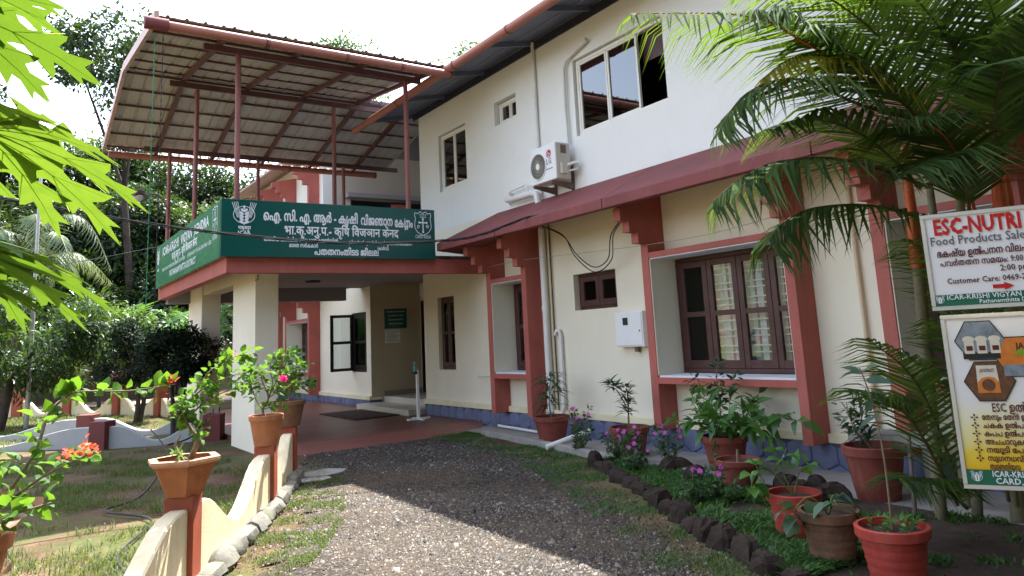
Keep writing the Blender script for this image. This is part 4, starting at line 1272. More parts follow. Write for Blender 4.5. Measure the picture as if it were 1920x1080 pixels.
mtr = thing("meter_box", "white electric meter box with a small dark window on the cream wall", "meter box", (6.95, 7.66, 1.3))
bevel(MB().box((6.88, 7.38, 1.31), (6.998, 7.94, 1.78)).build("casing", MAT['metal_white'], mtr), 0.008)
bevel(MB().box((6.87, 7.40, 1.33), (6.882, 7.92, 1.76)).build("lid", MAT['metal_white'], mtr), 0.004)
bevel(MB().box((6.862, 7.66, 1.60), (6.872, 7.76, 1.70)).build("window", MAT['print_black'], mtr), 0.01)
MB().tube([(6.866, 7.44, 1.52), (6.872, 7.44, 1.52)], 0.012, 10).build("lock", MAT['print_black'], mtr)
MB().tube([(6.95, 7.60, 1.31), (6.95, 7.60, 1.24)], 0.035, 10).build("cable_gland", MAT['stem'], mtr)


def cable(name, label, pts, r, mat='black_rubber', twist=0, cat="cable"):
    pts = [Vector(p) for p in pts]
    fine = []
    for i in range(len(pts) - 1):
        p0, p1, p2, p3 = pts[max(i - 1, 0)], pts[i], pts[i + 1], pts[min(i + 2, len(pts) - 1)]
        for k in range(8):
            t = k / 8
            fine.append(0.5 * ((2 * p1) + (-p0 + p2) * t + (2 * p0 - 5 * p1 + 4 * p2 - p3) * t * t + (-p0 + 3 * p1 - 3 * p2 + p3) * t ** 3))
    fine.append(pts[-1])
    m = MB()
    if twist:
        for s in range(twist):
            m.tube([p + Vector((0, math.cos(i * 0.55 + s * 2.1) * r * 1.1, math.sin(i * 0.55 + s * 2.1) * r * 1.1)) for i, p in enumerate(fine)], r * 0.7, 6)
    else:
        m.tube(fine, r, 6)
    return tag(m.build(name, MAT[mat], smooth=True, org=tuple(pts[0])), label, cat)


cable("overhead_cable", "thick twisted black cable sagging from the left edge across the porch sign to the sunshade",
      [(-4.2, 10.3, 4.15), (-2.2, 10.0, 3.68), (-0.14, 9.68, 3.29), (0.44, 9.59, 3.18), (1.11, 9.48, 3.06), (2.06, 9.33, 2.93), (3.42, 9.11, 2.82), (4.66, 8.92, 2.85), (5.3, 8.82, 2.94), (6.03, 8.7, 3.20), (6.05, 8.2, 3.14)], 0.012, twist=3)
cable("overhead_wire", "thin pale wire running from the left edge to the porch sign corner",
      [(-2.5, 10.7, 2.5), (-0.13, 12.49, 2.77), (0.85, 13.27, 3.01), (2.19, 14.33, 3.43), (2.45, 14.55, 3.5)], 0.006, 'pole_grey')
cable("cable_loop", "longer of two black cable loops hanging under the sunshade over the small window", [(6.4, 8.9, 3.13), (6.75, 8.82, 2.98), (6.78, 8.6, 2.64), (6.8, 8.2, 2.37), (6.78, 7.80, 2.50), (6.6, 7.52, 2.80), (6.5, 7.2, 2.95)], 0.008)
cable("cable_loop", "shorter of two black cable loops hanging under the sunshade over the small window", [(6.4, 8.92, 3.14), (6.74, 8.80, 2.96), (6.77, 8.55, 2.66), (6.79, 8.2, 2.44), (6.77, 7.86, 2.52), (6.6, 7.57, 2.80), (6.5, 7.25, 2.95)], 0.008)
cable("wall_wire", "thin grey wire strung along the wall from pilaster to pilaster below the sunshade", [(6.68, 10.9, 2.72), (6.68, 9.85, 2.72), (6.7, 8.4, 2.66), (6.68, 7.0, 2.60), (6.72, 5.9, 2.60), (6.68, 4.9, 2.66)], 0.004, 'pole_grey')
# ------------------------------------------------------------------ garden walls
def garden_wall(label, posts, mpanel, mpost, zend, zdip, ph, pw, thick=0.12, base=0.0, kerb=False, group="scalloped garden walls", skip=()):
    root = thing("garden_wall", label, "wall", (posts[0][0], posts[0][1], base), group)
    for i, (x, y) in enumerate(posts):
        a = posts[max(i - 1, 0)]; b = posts[min(i + 1, len(posts) - 1)]
        d = Vector((b[0] - a[0], b[1] - a[1], 0)).normalized()
        s = Vector((-d.y, d.x, 0))
        if i not in skip:
            bevel(MB().obox((x, y, base + ph / 2 - 0.1), d * (pw / 2), s * (pw / 2), (0, 0, ph / 2 + 0.1)).build("post", mpost, root), 0.008)
    for a, b in zip(posts[:-1], posts[1:]):
        A, B = Vector((*a, 0)), Vector((*b, 0))
        d = (B - A).normalized(); s = Vector((-d.y, d.x, 0))
        L = (B - A).length
        A2, L2 = A + d * (pw * 0.5 - 0.01), L - pw + 0.02
        n = 20
        vs = []
        for i in range(n + 1):
            t = i / n
            e = min(1.0, max(0.0, (abs(t - 0.5) * 2 - 0.02) / 0.86))
            zt = base + zdip + (zend - zdip) * (0.5 - 0.5 * math.cos(math.pi * min(1, e)))
            p = A2 + d * (L2 * t)
            for (o, z) in ((-thick / 2, base - 0.15), (-thick / 2, zt - 0.012), (-thick / 2 + 0.012, zt), (thick / 2 - 0.012, zt), (thick / 2, zt - 0.012), (thick / 2, base - 0.15)):
                q = p + s * o
                vs.append((q.x, q.y, z))
        fs = [(i * 6 + k, i * 6 + k + 1, (i + 1) * 6 + k + 1, (i + 1) * 6 + k) for i in range(n) for k in range(5)]
        fs += [tuple(range(5, -1, -1)), tuple(range(n * 6, n * 6 + 6))]
        MB().add(vs, fs).build("panel", mpanel, root, smooth=True)
        if kerb:
            k = int(L / 0.34)
            for j in range(k):
                p = A + d * (L * (j + 0.5) / k) - s * (thick / 2 + 0.055)
                m = MB()
                r1, r2, r3 = 0.205 * random.uniform(0.9, 1.12), 0.085 * random.uniform(0.8, 1.25), 0.10 * random.uniform(0.7, 1.2)
                rings = []
                for ph_ in (-1.5, -1.0, -0.45, 0.1, 0.6, 1.05, 1.5):
                    for q in range(8):
                        th = 2 * math.pi * q / 8
                        w = 1 + random.uniform(-0.16, 0.16)
                        v = d * (r1 * math.sin(ph_)) + s * (r2 * math.cos(ph_) ** 0.45 * math.cos(th) * w) + Vector((0, 0, r3 * math.cos(ph_) ** 0.45 * math.sin(th) * w))
                        rings.append(p + v + Vector((0, 0, base + 0.03)))
                m.add(rings, [(r * 8 + q, r * 8 + (q + 1) % 8, (r + 1) * 8 + (q + 1) % 8, (r + 1) * 8 + q) for r in range(6) for q in range(8)])
                m.build("kerb_stone", MAT['kerb_stone'], root, smooth=True)
    return root


GW = [(-0.15, 3.55), (1.03, 5.72), (2.16, 7.86), (2.86, 9.45)]
garden_wall("cream scalloped garden wall with red-brown posts carrying flower pots along the drive", GW, MAT['wall_cream_garden'], MAT['post_red'], 0.53, 0.20, 0.61, 0.19, kerb=True)
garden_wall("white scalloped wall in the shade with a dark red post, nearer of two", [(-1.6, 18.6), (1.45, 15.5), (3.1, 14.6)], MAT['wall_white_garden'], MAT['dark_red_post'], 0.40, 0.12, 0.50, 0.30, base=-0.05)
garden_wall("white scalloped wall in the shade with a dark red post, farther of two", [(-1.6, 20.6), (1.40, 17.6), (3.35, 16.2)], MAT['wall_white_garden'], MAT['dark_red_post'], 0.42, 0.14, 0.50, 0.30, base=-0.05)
garden_wall("sunlit cream scalloped wall with orange-red posts at the back of the lawn", [(-0.9, 27.2), (0.38, 26.2), (1.54, 25.2), (2.57, 23.4), (3.3, 21.5), (3.6, 19.9)], MAT['wall_cream_garden'], MAT['post_red'], 0.50, 0.14, 0.60, 0.28, base=-0.05)

# ------------------------------------------------------------------ plants in pots
def foliage(parent, name, P, D, N, L, W, mat, **kw):
    org = np.array(ORG[parent.name])
    me = leaf_mesh(name, np.asarray(P) - org, D, N, L, W, mat, **kw)
    return link(name, me, parent)


def pot(root, c, rr, h, mat='pot_red', n=32, rot=0.0, ribs=False, rimmat=None, taper=0.68):
    rb = rr * taper
    th = rr * 0.11
    prof = [(0.0, 0.0), (rb, 0.0)]
    if ribs:
        for k in range(5):
            t0 = k / 5 * 0.82
            prof += [(rb + (rr * 0.93 - rb) * t0 + 0.002, h * t0 + 0.01), (rb + (rr * 0.93 - rb) * (t0 + 0.11) + 0.004, h * (t0 + 0.11)), (rb + (rr * 0.93 - rb) * (t0 + 0.15), h * (t0 + 0.15))]
    prof += [(rr * 0.93, h * 0.82), (rr, h * 0.83), (rr * 1.01, h * 0.985), (rr * 0.985, h), (rr - th, h), (rr - th * 1.2, h * 0.86)]
    po = MB().lathe(prof, n, c, rot).build("pot", MAT[mat], root, smooth=n > 12)
    MB().disc((c[0], c[1], c[2] + h * 0.87), rr - th * 1.15, n, rot).build("soil", MAT['soil'], po)
    return po


def smoothpath(pts, k=6):
    pts = [Vector(p) for p in pts]
    fine = []
    for i in range(len(pts) - 1):
        p0, p1, p2, p3 = pts[max(i - 1, 0)], pts[i], pts[i + 1], pts[min(i + 2, len(pts) - 1)]
        for q in range(k):
            t = q / k
            fine.append(0.5 * ((2 * p1) + (-p0 + p2) * t + (2 * p0 - 5 * p1 + 4 * p2 - p3) * t * t + (-p0 + 3 * p1 - 3 * p2 + p3) * t ** 3))
    fine.append(pts[-1])
    return fine


def branch(root, pts, r0, r1, mat='stem', name="branch"):
    f = smoothpath(pts, 5)
    return MB().tube(f, [r0 + (r1 - r0) * i / (len(f) - 1) for i in range(len(f))], 6).build(name, MAT[mat], root, smooth=True)


def leafy(root, paths, n, L, mat, spread=0.03, start=0.25, wr=0.62, up=0.3, droop=0.15, name="foliage", kind='leaf'):
    """n leaves set along branch paths"""
    P, D, N = [], [], []
    fin = [smoothpath(p, 6) for p in paths]
    lens = [max(0.05, sum((b - a).length for a, b in zip(f[:-1], f[1:]))) for f in fin]
    tot = sum(lens)
    for f, ln in zip(fin, lens):
        for _ in range(max(2, int(n * ln / tot))):
            t = start + (1 - start) * random.random()
            i = min(len(f) - 2, int(t * (len(f) - 1)))
            p = f[i].lerp(f[i + 1], random.random())
            tg = (f[i + 1] - f[i]).normalized()
            d = Vector((random.gauss(0, 1), random.gauss(0, 1), random.gauss(0.15, 0.7)))
            d = (d - tg * d.dot(tg) * 0.6).normalized()
            P.append(p + d * spread * random.random()); D.append(d + tg * 0.35)
            nn = Vector((random.gauss(0, 0.6), random.gauss(0, 0.6), 1 * up + random.random()))
            N.append(nn)
    P, D, N = np.array(P), np.array(D), np.array(N)
    k = len(P)
    LL = L * RNG.uniform(0.6, 1.15, k)
    return foliage(root, name, P, D, N, LL, LL * wr * RNG.uniform(0.85, 1.1, k), mat, kind=kind, droop=droop)


def bracts(root, c, n, r, mat, L=0.024):
    P = np.array(c) + rdir(n) * r * RNG.random((n, 1))
    D = rdir(n); D[:, 2] = np.abs(D[:, 2]) * 0.6
    return foliage(root, "flower", P, D, rdir(n), L, L * 0.85, MAT[mat], kind='leaf', droop=0.05, fold=0.2)


G_B = "bougainvilleas on the garden wall"
# pot on the nearest post
x, y = GW[0]
t = thing("potted_bougainvillea", "coral-flowered bougainvillea with one long arching branch in the pot at the lower left edge", "potted plant", (x, y, 0.61), G_B)
pot(t, (x, y, 0.61), 0.21, 0.33, 'terracotta', 32)
b0 = [(x, y, 0.85), (0.0, 3.58, 1.02), (0.11, 3.60, 1.2), (0.15, 3.67, 1.33), (0.21, 3.67, 1.40), (0.26, 3.70, 1.415), (0.43, 3.64, 1.405), (0.60, 3.58, 1.42)]
b1 = [(x, y, 0.85), (-0.02, 3.50, 1.0), (0.10, 3.45, 1.10), (0.18, 3.43, 1.15), (0.28, 3.42, 1.19)]
b2 = [(x, y, 0.85), (-0.1, 3.55, 1.05), (-0.05, 3.5, 1.15), (0.02, 3.4, 1.2)]
b3 = [(x, y, 0.85), (-0.05, 3.4, 0.98), (0.06, 3.3, 1.03), (0.16, 3.3, 1.05)]
b4 = [(x, y, 0.85), (-0.2, 3.6, 1.15), (-0.2, 3.7, 1.4), (-0.1, 3.7, 1.5)]
for b in (b0, b1, b2, b3, b4): branch(t, b, 0.008, 0.0025)
leafy(t, [b0[3:]], 44, 0.072, MAT['leaf_bright'], 0.012, 0.05, 0.8, 0.2, 0.22)
leafy(t, [b0[1:4], b1, b2, b3, b4], 210, 0.062, MAT['leaf_bright'], 0.05, 0.15, 0.75, 0.4, 0.2)
bracts(t, (0.585, 3.58, 1.44), 16, 0.03, 'petal_coral')
bracts(t, (0.27, 3.42, 1.21), 22, 0.045, 'petal_coral')
bracts(t, (0.20, 3.43, 1.19), 12, 0.03, 'petal_coral')
P = np.array((-0.02, 3.48, 1.0)) + RNG.normal(size=(50, 3)) * (0.06, 0.06, 0.05)
_df = foliage(t, "dry_flower", P, rdir(50), rdir(50), 0.05, 0.04, leafmat("dry_bract", (0.24, 0.13, 0.08), (0.36, 0.22, 0.15), (0.48, 0.32, 0.24), (0.5, 0.3, 0.2), 0.3), kind='leaf')
tag(_df, kind="stuff")

# hexagonal pot on the second post
x, y = GW[1]
t = thing("potted_bougainvillea", "bougainvillea with a twisted trunk in the wide six-sided clay pot nearest the camera", "potted plant", (x, y, 0.61), G_B)
pot(t, (x, y, 0.61), 0.222, 0.235, 'terracotta', 6, 0.45, rimmat=True, taper=0.54)
MB().lathe([(0.19, 0.838), (0.230, 0.815), (0.248, 0.833), (0.244, 0.850), (0.19, 0.852)], 6, (x, y, 0), 0.45).build("rim", MAT['terracotta_rim'], t)
tr = [(x + 0.02, y - 0.1, 0.85), (x + 0.05, y - 0.15, 0.98), (x - 0.02, y - 0.12, 1.1), (x + 0.0, y - 0.10, 1.22)]
branch(t, tr, 0.020, 0.008)
branch(t, [(x - 0.02, y - 0.06, 0.84), (x - 0.06, y - 0.02, 0.93), (x - 0.03, y, 1.0)], 0.012, 0.006)
bs = [[tr[1], (1.0, 5.5, 1.10), (0.96, 5.45, 1.2), (0.98, 5.4, 1.28)], [tr[2], (1.02, 5.5, 1.24), (1.14, 5.48, 1.33), (1.32, 5.46, 1.39), (1.50, 5.5, 1.40)],
      [tr[2], (1.1, 5.55, 1.2), (1.22, 5.5, 1.27), (1.38, 5.5, 1.30)], [tr[1], (1.07, 5.5, 1.03), (1.12, 5.45, 1.06)], [tr[2], (0.95, 5.5, 1.15), (0.9, 5.45, 1.18)], [tr[3], (1.15, 5.55, 1.42), (1.3, 5.6, 1.50), (1.45, 5.7, 1.52)]]
for b in bs: branch(t, b, 0.007, 0.002)
leafy(t, bs, 300, 0.066, MAT['leaf_bright'], 0.045, 0.1, 0.72, 0.4, 0.2)
leafy(t, [[(x - 0.08, y - 0.12, 0.86), (x - 0.05, y - 0.15, 0.90)]], 14, 0.05, MAT['leaf_bright'], 0.05, 0)
bracts(t, (1.30, 5.6, 1.51), 8, 0.03, 'petal_coral')

# third post
x, y = GW[2]
t = thing("potted_bougainvillea", "sunlit bougainvillea with a bright magenta flower in the round clay pot by the porch pier", "potted plant", (x, y, 0.61), G_B)
pot(t, (x, y, 0.61), 0.165, 0.29, 'terracotta', 32)
tr = [(x, y, 0.86), (x - 0.03, y + 0.02, 0.95), (x + 0.02, y, 1.06), (x - 0.03, y, 1.2)]
branch(t, tr, 0.016, 0.006)
bs = [[tr[1], (x - 0.1, y, 1.05), (x - 0.16, y - 0.05, 1.2), (x - 0.25, y - 0.1, 1.32)], [tr[2], (x + 0.06, y, 1.2), (x + 0.02, y - 0.05, 1.36), (x + 0.06, y - 0.1, 1.46), (x + 0.2, y - 0.15, 1.50)], [tr[2], (x + 0.12, y, 1.12), (x + 0.2, y - 0.1, 1.18), (x + 0.26, y - 0.1, 1.14)],
      [tr[3], (x - 0.1, y, 1.35), (x - 0.2, y, 1.42)], [tr[1], (x + 0.1, y - 0.05, 0.99), (x + 0.16, y - 0.1, 1.0)], [tr[2], (x + 0.12, y, 1.24), (x + 0.28, y, 1.33), (x + 0.36, y, 1.38)], [tr[3], (x - 0.18, y, 1.22), (x - 0.3, y, 1.24)]]
for b in bs: branch(t, b, 0.006, 0.002)
leafy(t, bs, 330, 0.066, MAT['leaf_bright'], 0.05, 0.1, 0.7, 0.4, 0.2)
bracts(t, (x + 0.13, y - 0.12, 1.235), 26, 0.04, 'petal_magenta', 0.04)

# fourth post, in the shade
x, y = GW[3]
t = thing("potted_bougainvillea", "shaded bougainvillea in the dark wide clay pot against the red porch ramp", "potted plant", (x, y, 0.61), G_B)
pot(t, (x, y, 0.61), 0.20, 0.30, 'pot_mossy', 32)
tr = [(x, y, 0.86), (x + 0.02, y, 1.0), (x + 0.05, y, 1.15)]
branch(t, tr, 0.014, 0.006)
bs = [[tr[1], (x + 0.1, y, 1.2), (x + 0.2, y - 0.1, 1.36)], [tr[1], (x - 0.1, y, 1.2), (x - 0.1, y, 1.4)], [tr[2], (x + 0.05, y, 1.35), (x + 0.12, y, 1.5)], [tr[1], (x + 0.2, y, 1.08), (x + 0.28, y - 0.1, 1.12)]]
for b in bs: branch(t, b, 0.005, 0.002)
leafy(t, bs, 240, 0.075, MAT['leaf_pot'], 0.06, 0.1, 0.7, 0.4, 0.2)

# pots along the facade
def rosette(root, c, n, L, W, mat, elev=0.6, droop=0.3, zr=0.0, name="foliage"):
    th = RNG.random(n) * 2 * np.pi
    e = elev + RNG.normal(size=n) * 0.25
    D = np.stack([np.cos(th) * np.cos(e), np.sin(th) * np.cos(e), np.sin(e)], 1)
    P = np.array(c) + D * 0.02 + np.stack([np.zeros(n), np.zeros(n), RNG.random(n) * zr], 1)
    N = np.stack([-np.cos(th) * np.sin(e), -np.sin(th) * np.sin(e), np.cos(e)], 1)
    LL = L * RNG.uniform(0.6, 1.1, n)
    return foliage(root, name, P, D, N, LL, LL * W / L, mat, kind='leaf', droop=droop)


G_P = "pots along the facade"
x, y = 6.42, 8.92
t = thing("potted_plant", "drooping narrow-leaved sapling in a brown-red pot below the drain pipe", "potted plant", (x, y, 0.03), G_P)
pot(t, (x, y, 0.03), 0.262, 0.36, 'pot_brownred')
branch(t, [(x, y, 0.36), (x - 0.02, y, 0.55), (x + 0.02, y, 0.92)], 0.012, 0.006, 'stem_green', "stem")
for k in range(6): rosette(t, (x, y, 0.50 + k * 0.085), 12, 0.29, 0.05, MAT['leaf_darkpot'], 0.35, 0.5, 0.04)
x, y = 6.33, 7.18
t = thing("potted_plant", "small sapling with two leaf whorls in a brown-red pot between pink periwinkles", "potted plant", (x, y, 0.03), G_P)
pot(t, (x, y, 0.03), 0.25, 0.34, 'pot_brownred')
branch(t, [(x, y, 0.36), (x + 0.02, y, 0.75), (x, y, 0.82)], 0.012, 0.008, 'stem', "stem")
branch(t, [(x + 0.02, y, 0.55), (x - 0.10, y + 0.05, 0.80), (x - 0.18, y + 0.08, 0.86)], 0.008, 0.005, 'stem', "stem")
for c in ((x, y, 0.62), (x, y, 0.72), (x, y, 0.80), (x - 0.13, y + 0.05, 0.82), (x - 0.18, y + 0.08, 0.86), (x, y, 0.52)): rosette(t, c, 20, 0.15, 0.042, MAT['leaf_darkpot'], 0.4, 0.3, 0.05)
x, y = 6.28, 5.62
t = thing("potted_plant", "large bushy plant with bright green pointed leaves in a red pot under the big window", "potted plant", (x, y, 0.03), G_P)
pot(t, (x, y, 0.03), 0.245, 0.36, 'pot_brownred')
bs = []
for k in range(16):
    th = k * 2.4; r = 0.25 + 0.30 * random.random()
    bs.append([(x, y, 0.36), (x + 0.5 * r * math.cos(th), y + 0.5 * r * math.sin(th), 0.52), (x + r * math.cos(th), y + r * math.sin(th), 0.50 + 0.42 * random.random())])
for b in bs: branch(t, b, 0.007, 0.003, 'stem_green', "stem")
leafy(t, bs, 300, 0.18, MAT['leaf_pot'], 0.05, 0.3, 0.36, 0.8, 0.25)
branch(t, [(x + 0.1, y + 0.1, 0.36), (x + 0.1, y + 0.12, 0.9), (x + 0.12, y + 0.12, 1.12)], 0.008, 0.004, 'stem', "stem")
leafy(t, [[(x + 0.1, y + 0.1, 0.7), (x + 0.12, y + 0.12, 1.15)], [(x + 0.1, y + 0.1, 0.75), (x + 0.3, y, 1.0)], [(x + 0.1, y + 0.1, 0.75), (x - 0.1, y + 0.3, 0.98)]], 130, 0.10, MAT['leaf_darkpot'], 0.05, 0.0, 0.42, 0.6, 0.2)
bs = [[(x, y, 0.36), (x + 0.1, y - 0.35, 0.55), (x + 0.15, y - 0.62, 0.60), (x + 0.2, y - 0.85, 0.55)], [(x, y, 0.36), (x - 0.05, y - 0.3, 0.5), (x - 0.1, y - 0.55, 0.5), (x - 0.1, y - 0.7, 0.40)]]
for b in bs: branch(t, b, 0.008, 0.004, 'stem_green', "stem")
leafy(t, bs, 34, 0.23, MAT['leaf_pot'], 0.04, 0.35, 0.42, 0.8, 0.35)
x, y = 5.72, 4.98
t = thing("potted_plant", "almost bare red pot with dark soil among the flowers in front of the bushy one", "potted plant", (x, y, 0.0), G_P)
pot(t, (x, y, 0.0), 0.21, 0.29, 'pot_brownred')
branch(t, [(x, y, 0.24), (x + 0.01, y, 0.37)], 0.018, 0.013, 'stem', "stump")
x, y = 4.72, 3.62
t = thing("potted_plant", "ribbed red pot with a heart-leaved vine, behind the mossy pot in the bed", "potted plant", (x, y, 0.0), G_P)
pot(t, (x, y, 0.0), 0.195, 0.33, 'pot_red', ribs=True)
bs = [[(x, y, 0.3), (x - 0.03, y + 0.06, 0.5), (x + 0.04, y + 0.05, 0.62)], [(x, y, 0.3), (x + 0.1, y, 0.46), (x + 0.14, y - 0.08, 0.5)], [(x, y, 0.3), (x - 0.14, y + 0.1, 0.50), (x - 0.22, y + 0.14, 0.46), (x - 0.3, y + 0.16, 0.33)]]
for b in bs: branch(t, b, 0.006, 0.003, 'stem_green', "stem")
leafy(t, bs, 30, 0.135, MAT['leaf_pot'], 0.03, 0.4, 0.7, 0.8, 0.35)
x, y = 4.40, 3.12
t = thing("potted_plant", "mossy weathered clay pot with broad grey-green leaves", "potted plant", (x, y, 0.0), G_P)
pot(t, (x, y, 0.0), 0.19, 0.34, 'pot_mossy', ribs=True)
bs = [[(x, y, 0.3), (x - 0.1, y + 0.05, 0.42), (x - 0.2, y + 0.1, 0.36), (x - 0.22, y + 0.1, 0.28)], [(x, y, 0.3), (x + 0.05, y, 0.40), (x + 0.12, y, 0.41)], [(x, y, 0.3), (x - 0.02, y - 0.06, 0.40), (x - 0.06, y - 0.12, 0.36)]]
for b in bs: branch(t, b, 0.006, 0.003, 'stem_green', "stem")
leafy(t, bs, 17, 0.155, MAT['leaf_grey'], 0.03, 0.4, 0.72, 0.8, 0.4)
x, y = 4.34, 2.66
t = thing("potted_plant", "bright red ribbed pot with a tall thin sapling at the bottom right corner", "potted plant", (x, y, 0.0), G_P)
pot(t, (x, y, 0.0), 0.208, 0.33, 'pot_red', ribs=True)
bs = [[(x, y, 0.3), (x + 0.01, y, 0.7), (x + 0.0, y + 0.02, 1.0), (x - 0.05, y + 0.04, 1.22)]]
branch(t, bs[0], 0.008, 0.004, 'stem', "stem")
leafy(t, [bs[0][2:], [(x, y, 0.95), (x - 0.07, y + 0.05, 0.98)], [(x, y, 0.75), (x + 0.06, y, 0.8)]], 15, 0.165, MAT['leaf_grey'], 0.02, 0.0, 0.38, 0.6, 0.3)
leafy(t, [[(x - 0.12, y - 0.05, 0.30), (x - 0.05, y - 0.08, 0.36), (x + 0.02, y - 0.02, 0.34)], [(x - 0.05, y + 0.1, 0.30), (x + 0.05, y + 0.05, 0.35)], [(x + 0.05, y - 0.08, 0.3), (x + 0.12, y - 0.02, 0.35)]], 90, 0.05, MAT['leaf_pot'], 0.06, 0.0, 0.5, 0.8, 0.2)
x, y = 6.15, 3.85
t = thing("potted_plant", "wide shaded brown-red pot with a feathery shrub beside the palm", "potted plant", (x, y, 0.02), G_P)
pot(t, (x, y, 0.02), 0.255, 0.44, 'pot_brownred')
bs = [[(x, y, 0.42), (x - 0.1 + 0.2 * random.random(), y + 0.1, 0.6), (x - 0.25 + 0.5 * random.random(), y + 0.3 * random.random(), 0.68 + 0.2 * random.random())] for _ in range(7)]
for b in bs: branch(t, b, 0.006, 0.003, 'stem', "stem")
leafy(t, bs, 220, 0.09, MAT['leaf_darkpot'], 0.08, 0.2, 0.35, 0.6, 0.2)

# small potted plants on the far garden wall
def clump(root, c, n, L, W, mat, e0=0.9, es=0.35, droop=0.35):
    th = RNG.random(n) * 2 * np.pi
    e = e0 + RNG.normal(size=n) * es
    D = np.stack([np.cos(th) * np.cos(e), np.sin(th) * np.cos(e), np.sin(e)], 1)
    N = np.stack([-np.cos(th) * np.sin(e), -np.sin(th) * np.sin(e), np.cos(e)], 1)
    P = np.array(c) + np.stack([RNG.normal(size=n) * 0.03, RNG.normal(size=n) * 0.03, np.zeros(n)], 1)
    return foliage(root, "foliage", P, D, N, L * RNG.uniform(0.55, 1.1, n), W, mat, kind='blade', droop=droop)


for (x, y, lab, m, L, W) in ((0.38, 26.2, "small clay pot on the orange-red post behind the grey pole", 'leaf_grey', 0.35, 0.05), (1.54, 25.2, "spiky grass-like plant in a clay pot on the far garden wall", 'leaf_grass', 0.85, 0.035),
                              (2.57, 23.4, "dark red-leaved plant in a clay pot on the far garden wall", 'leaf_red', 0.50, 0.06), (3.3, 21.5, "pale feathery plant in a clay pot at the right end of the far wall", 'leaf_grey', 0.45, 0.03)):
    t = thing("potted_plant", lab, "potted plant", (x, y, 0.55), "pots on the far wall")
    pot(t, (x, y, 0.55), 0.17, 0.26, 'terracotta', 16)
    clump(t, (x, y, 0.78), 170, L, W, MAT[m])

# ------------------------------------------------------------------ flower bed
stones = thing("stone_edging", "row of rough brown laterite stones edging the flower bed beside the drive", "edging", (4.9, 5.4, 0))
edge = [(5.78, 7.25), (5.55, 6.75), (5.32, 6.26), (5.12, 5.75), (4.98, 5.45), (4.72, 4.95), (4.48, 4.47), (4.26, 3.98), (4.02, 3.45), (3.85, 2.9), (3.75, 2.3)]


def rough_stone(c, rx, ry, rz, ang):
    """a jagged broken block: a tilted box with its edges knocked about"""
    ca, sa = math.cos(ang), math.sin(ang)
    tx, ty = random.uniform(-0.3, 0.3), random.uniform(-0.3, 0.3)
    prof = ((-1, 0.95), (-0.2, 1.08), (0.45, 0.98), (0.85, 0.72), (1.0, 0.35))
    nn = 10
    ro = [random.uniform(0.78, 1.18) for _ in range(nn)]
    vs = []
    for (hz, k_) in prof:
        for q in range(nn):
            th = 2 * math.pi * q / nn
            cx_ = math.copysign(abs(math.cos(th)) ** 0.55, math.cos(th)); sy_ = math.copysign(abs(math.sin(th)) ** 0.55, math.sin(th))
            w = ro[q] * k_ * random.uniform(0.88, 1.12)
            z_ = rz * hz * random.uniform(0.9, 1.1)
            px_, py_ = rx * cx_ * w + tx * z_, ry * sy_ * w + ty * z_
            vs.append((c[0] + px_ * ca - py_ * sa, c[1] + px_ * sa + py_ * ca, c[2] + z_))
    m = MB()
    m.add(vs, [(r * nn + q, r * nn + (q + 1) % nn, (r + 1) * nn + (q + 1) % nn, (r + 1) * nn + q) for r in range(4) for q in range(nn)] + [tuple(range(4 * nn, 5 * nn))])
    return m


for a, b in zip(edge[:-1], edge[1:]):
    L = math.dist(a, b)
    k = max(1, round(L / 0.235))
    for i in range(k):
        t_ = (i + 0.5) / k
        rough_stone((a[0] + (b[0] - a[0]) * t_ + random.uniform(-0.02, 0.02), a[1] + (b[1] - a[1]) * t_, 0.03), 0.13 * random.uniform(0.6, 1.25), 0.07 * random.uniform(0.7, 1.4), 0.10 * random.uniform(0.45, 1.35), math.atan2(b[1] - a[1], b[0] - a[0]) + random.uniform(-0.35, 0.35)).build("stone", MAT['laterite'], stones)
for (x, y) in ((5.85, 6.05), (5.95, 5.95), (5.72, 5.55), (5.9, 4.6), (5.75, 4.3), (5.55, 4.05), (5.8, 4.0), (6.0, 4.35)):
    rough_stone((x, y, 0.05), 0.12, 0.09, 0.12, random.random() * 3).build("stone", MAT['laterite'], stones)

mb = MB()
mb.add([(5.7, 7.2, 0.02), (5.3, 6.2, 0.03), (4.9, 5.35, 0.03), (4.4, 4.4, 0.03), (3.95, 3.4, 0.03), (3.8, 1.0, 0.03), (5.98, 1.0, 0.03), (6.0, 7.3, 0.025)], [tuple(range(8))])
tag(mb.build("flower_bed", paint("bed_soil", (0.050, 0.032, 0.023), 0.95, 0.45, 9.0, 0.7, 45)), kind="structure")


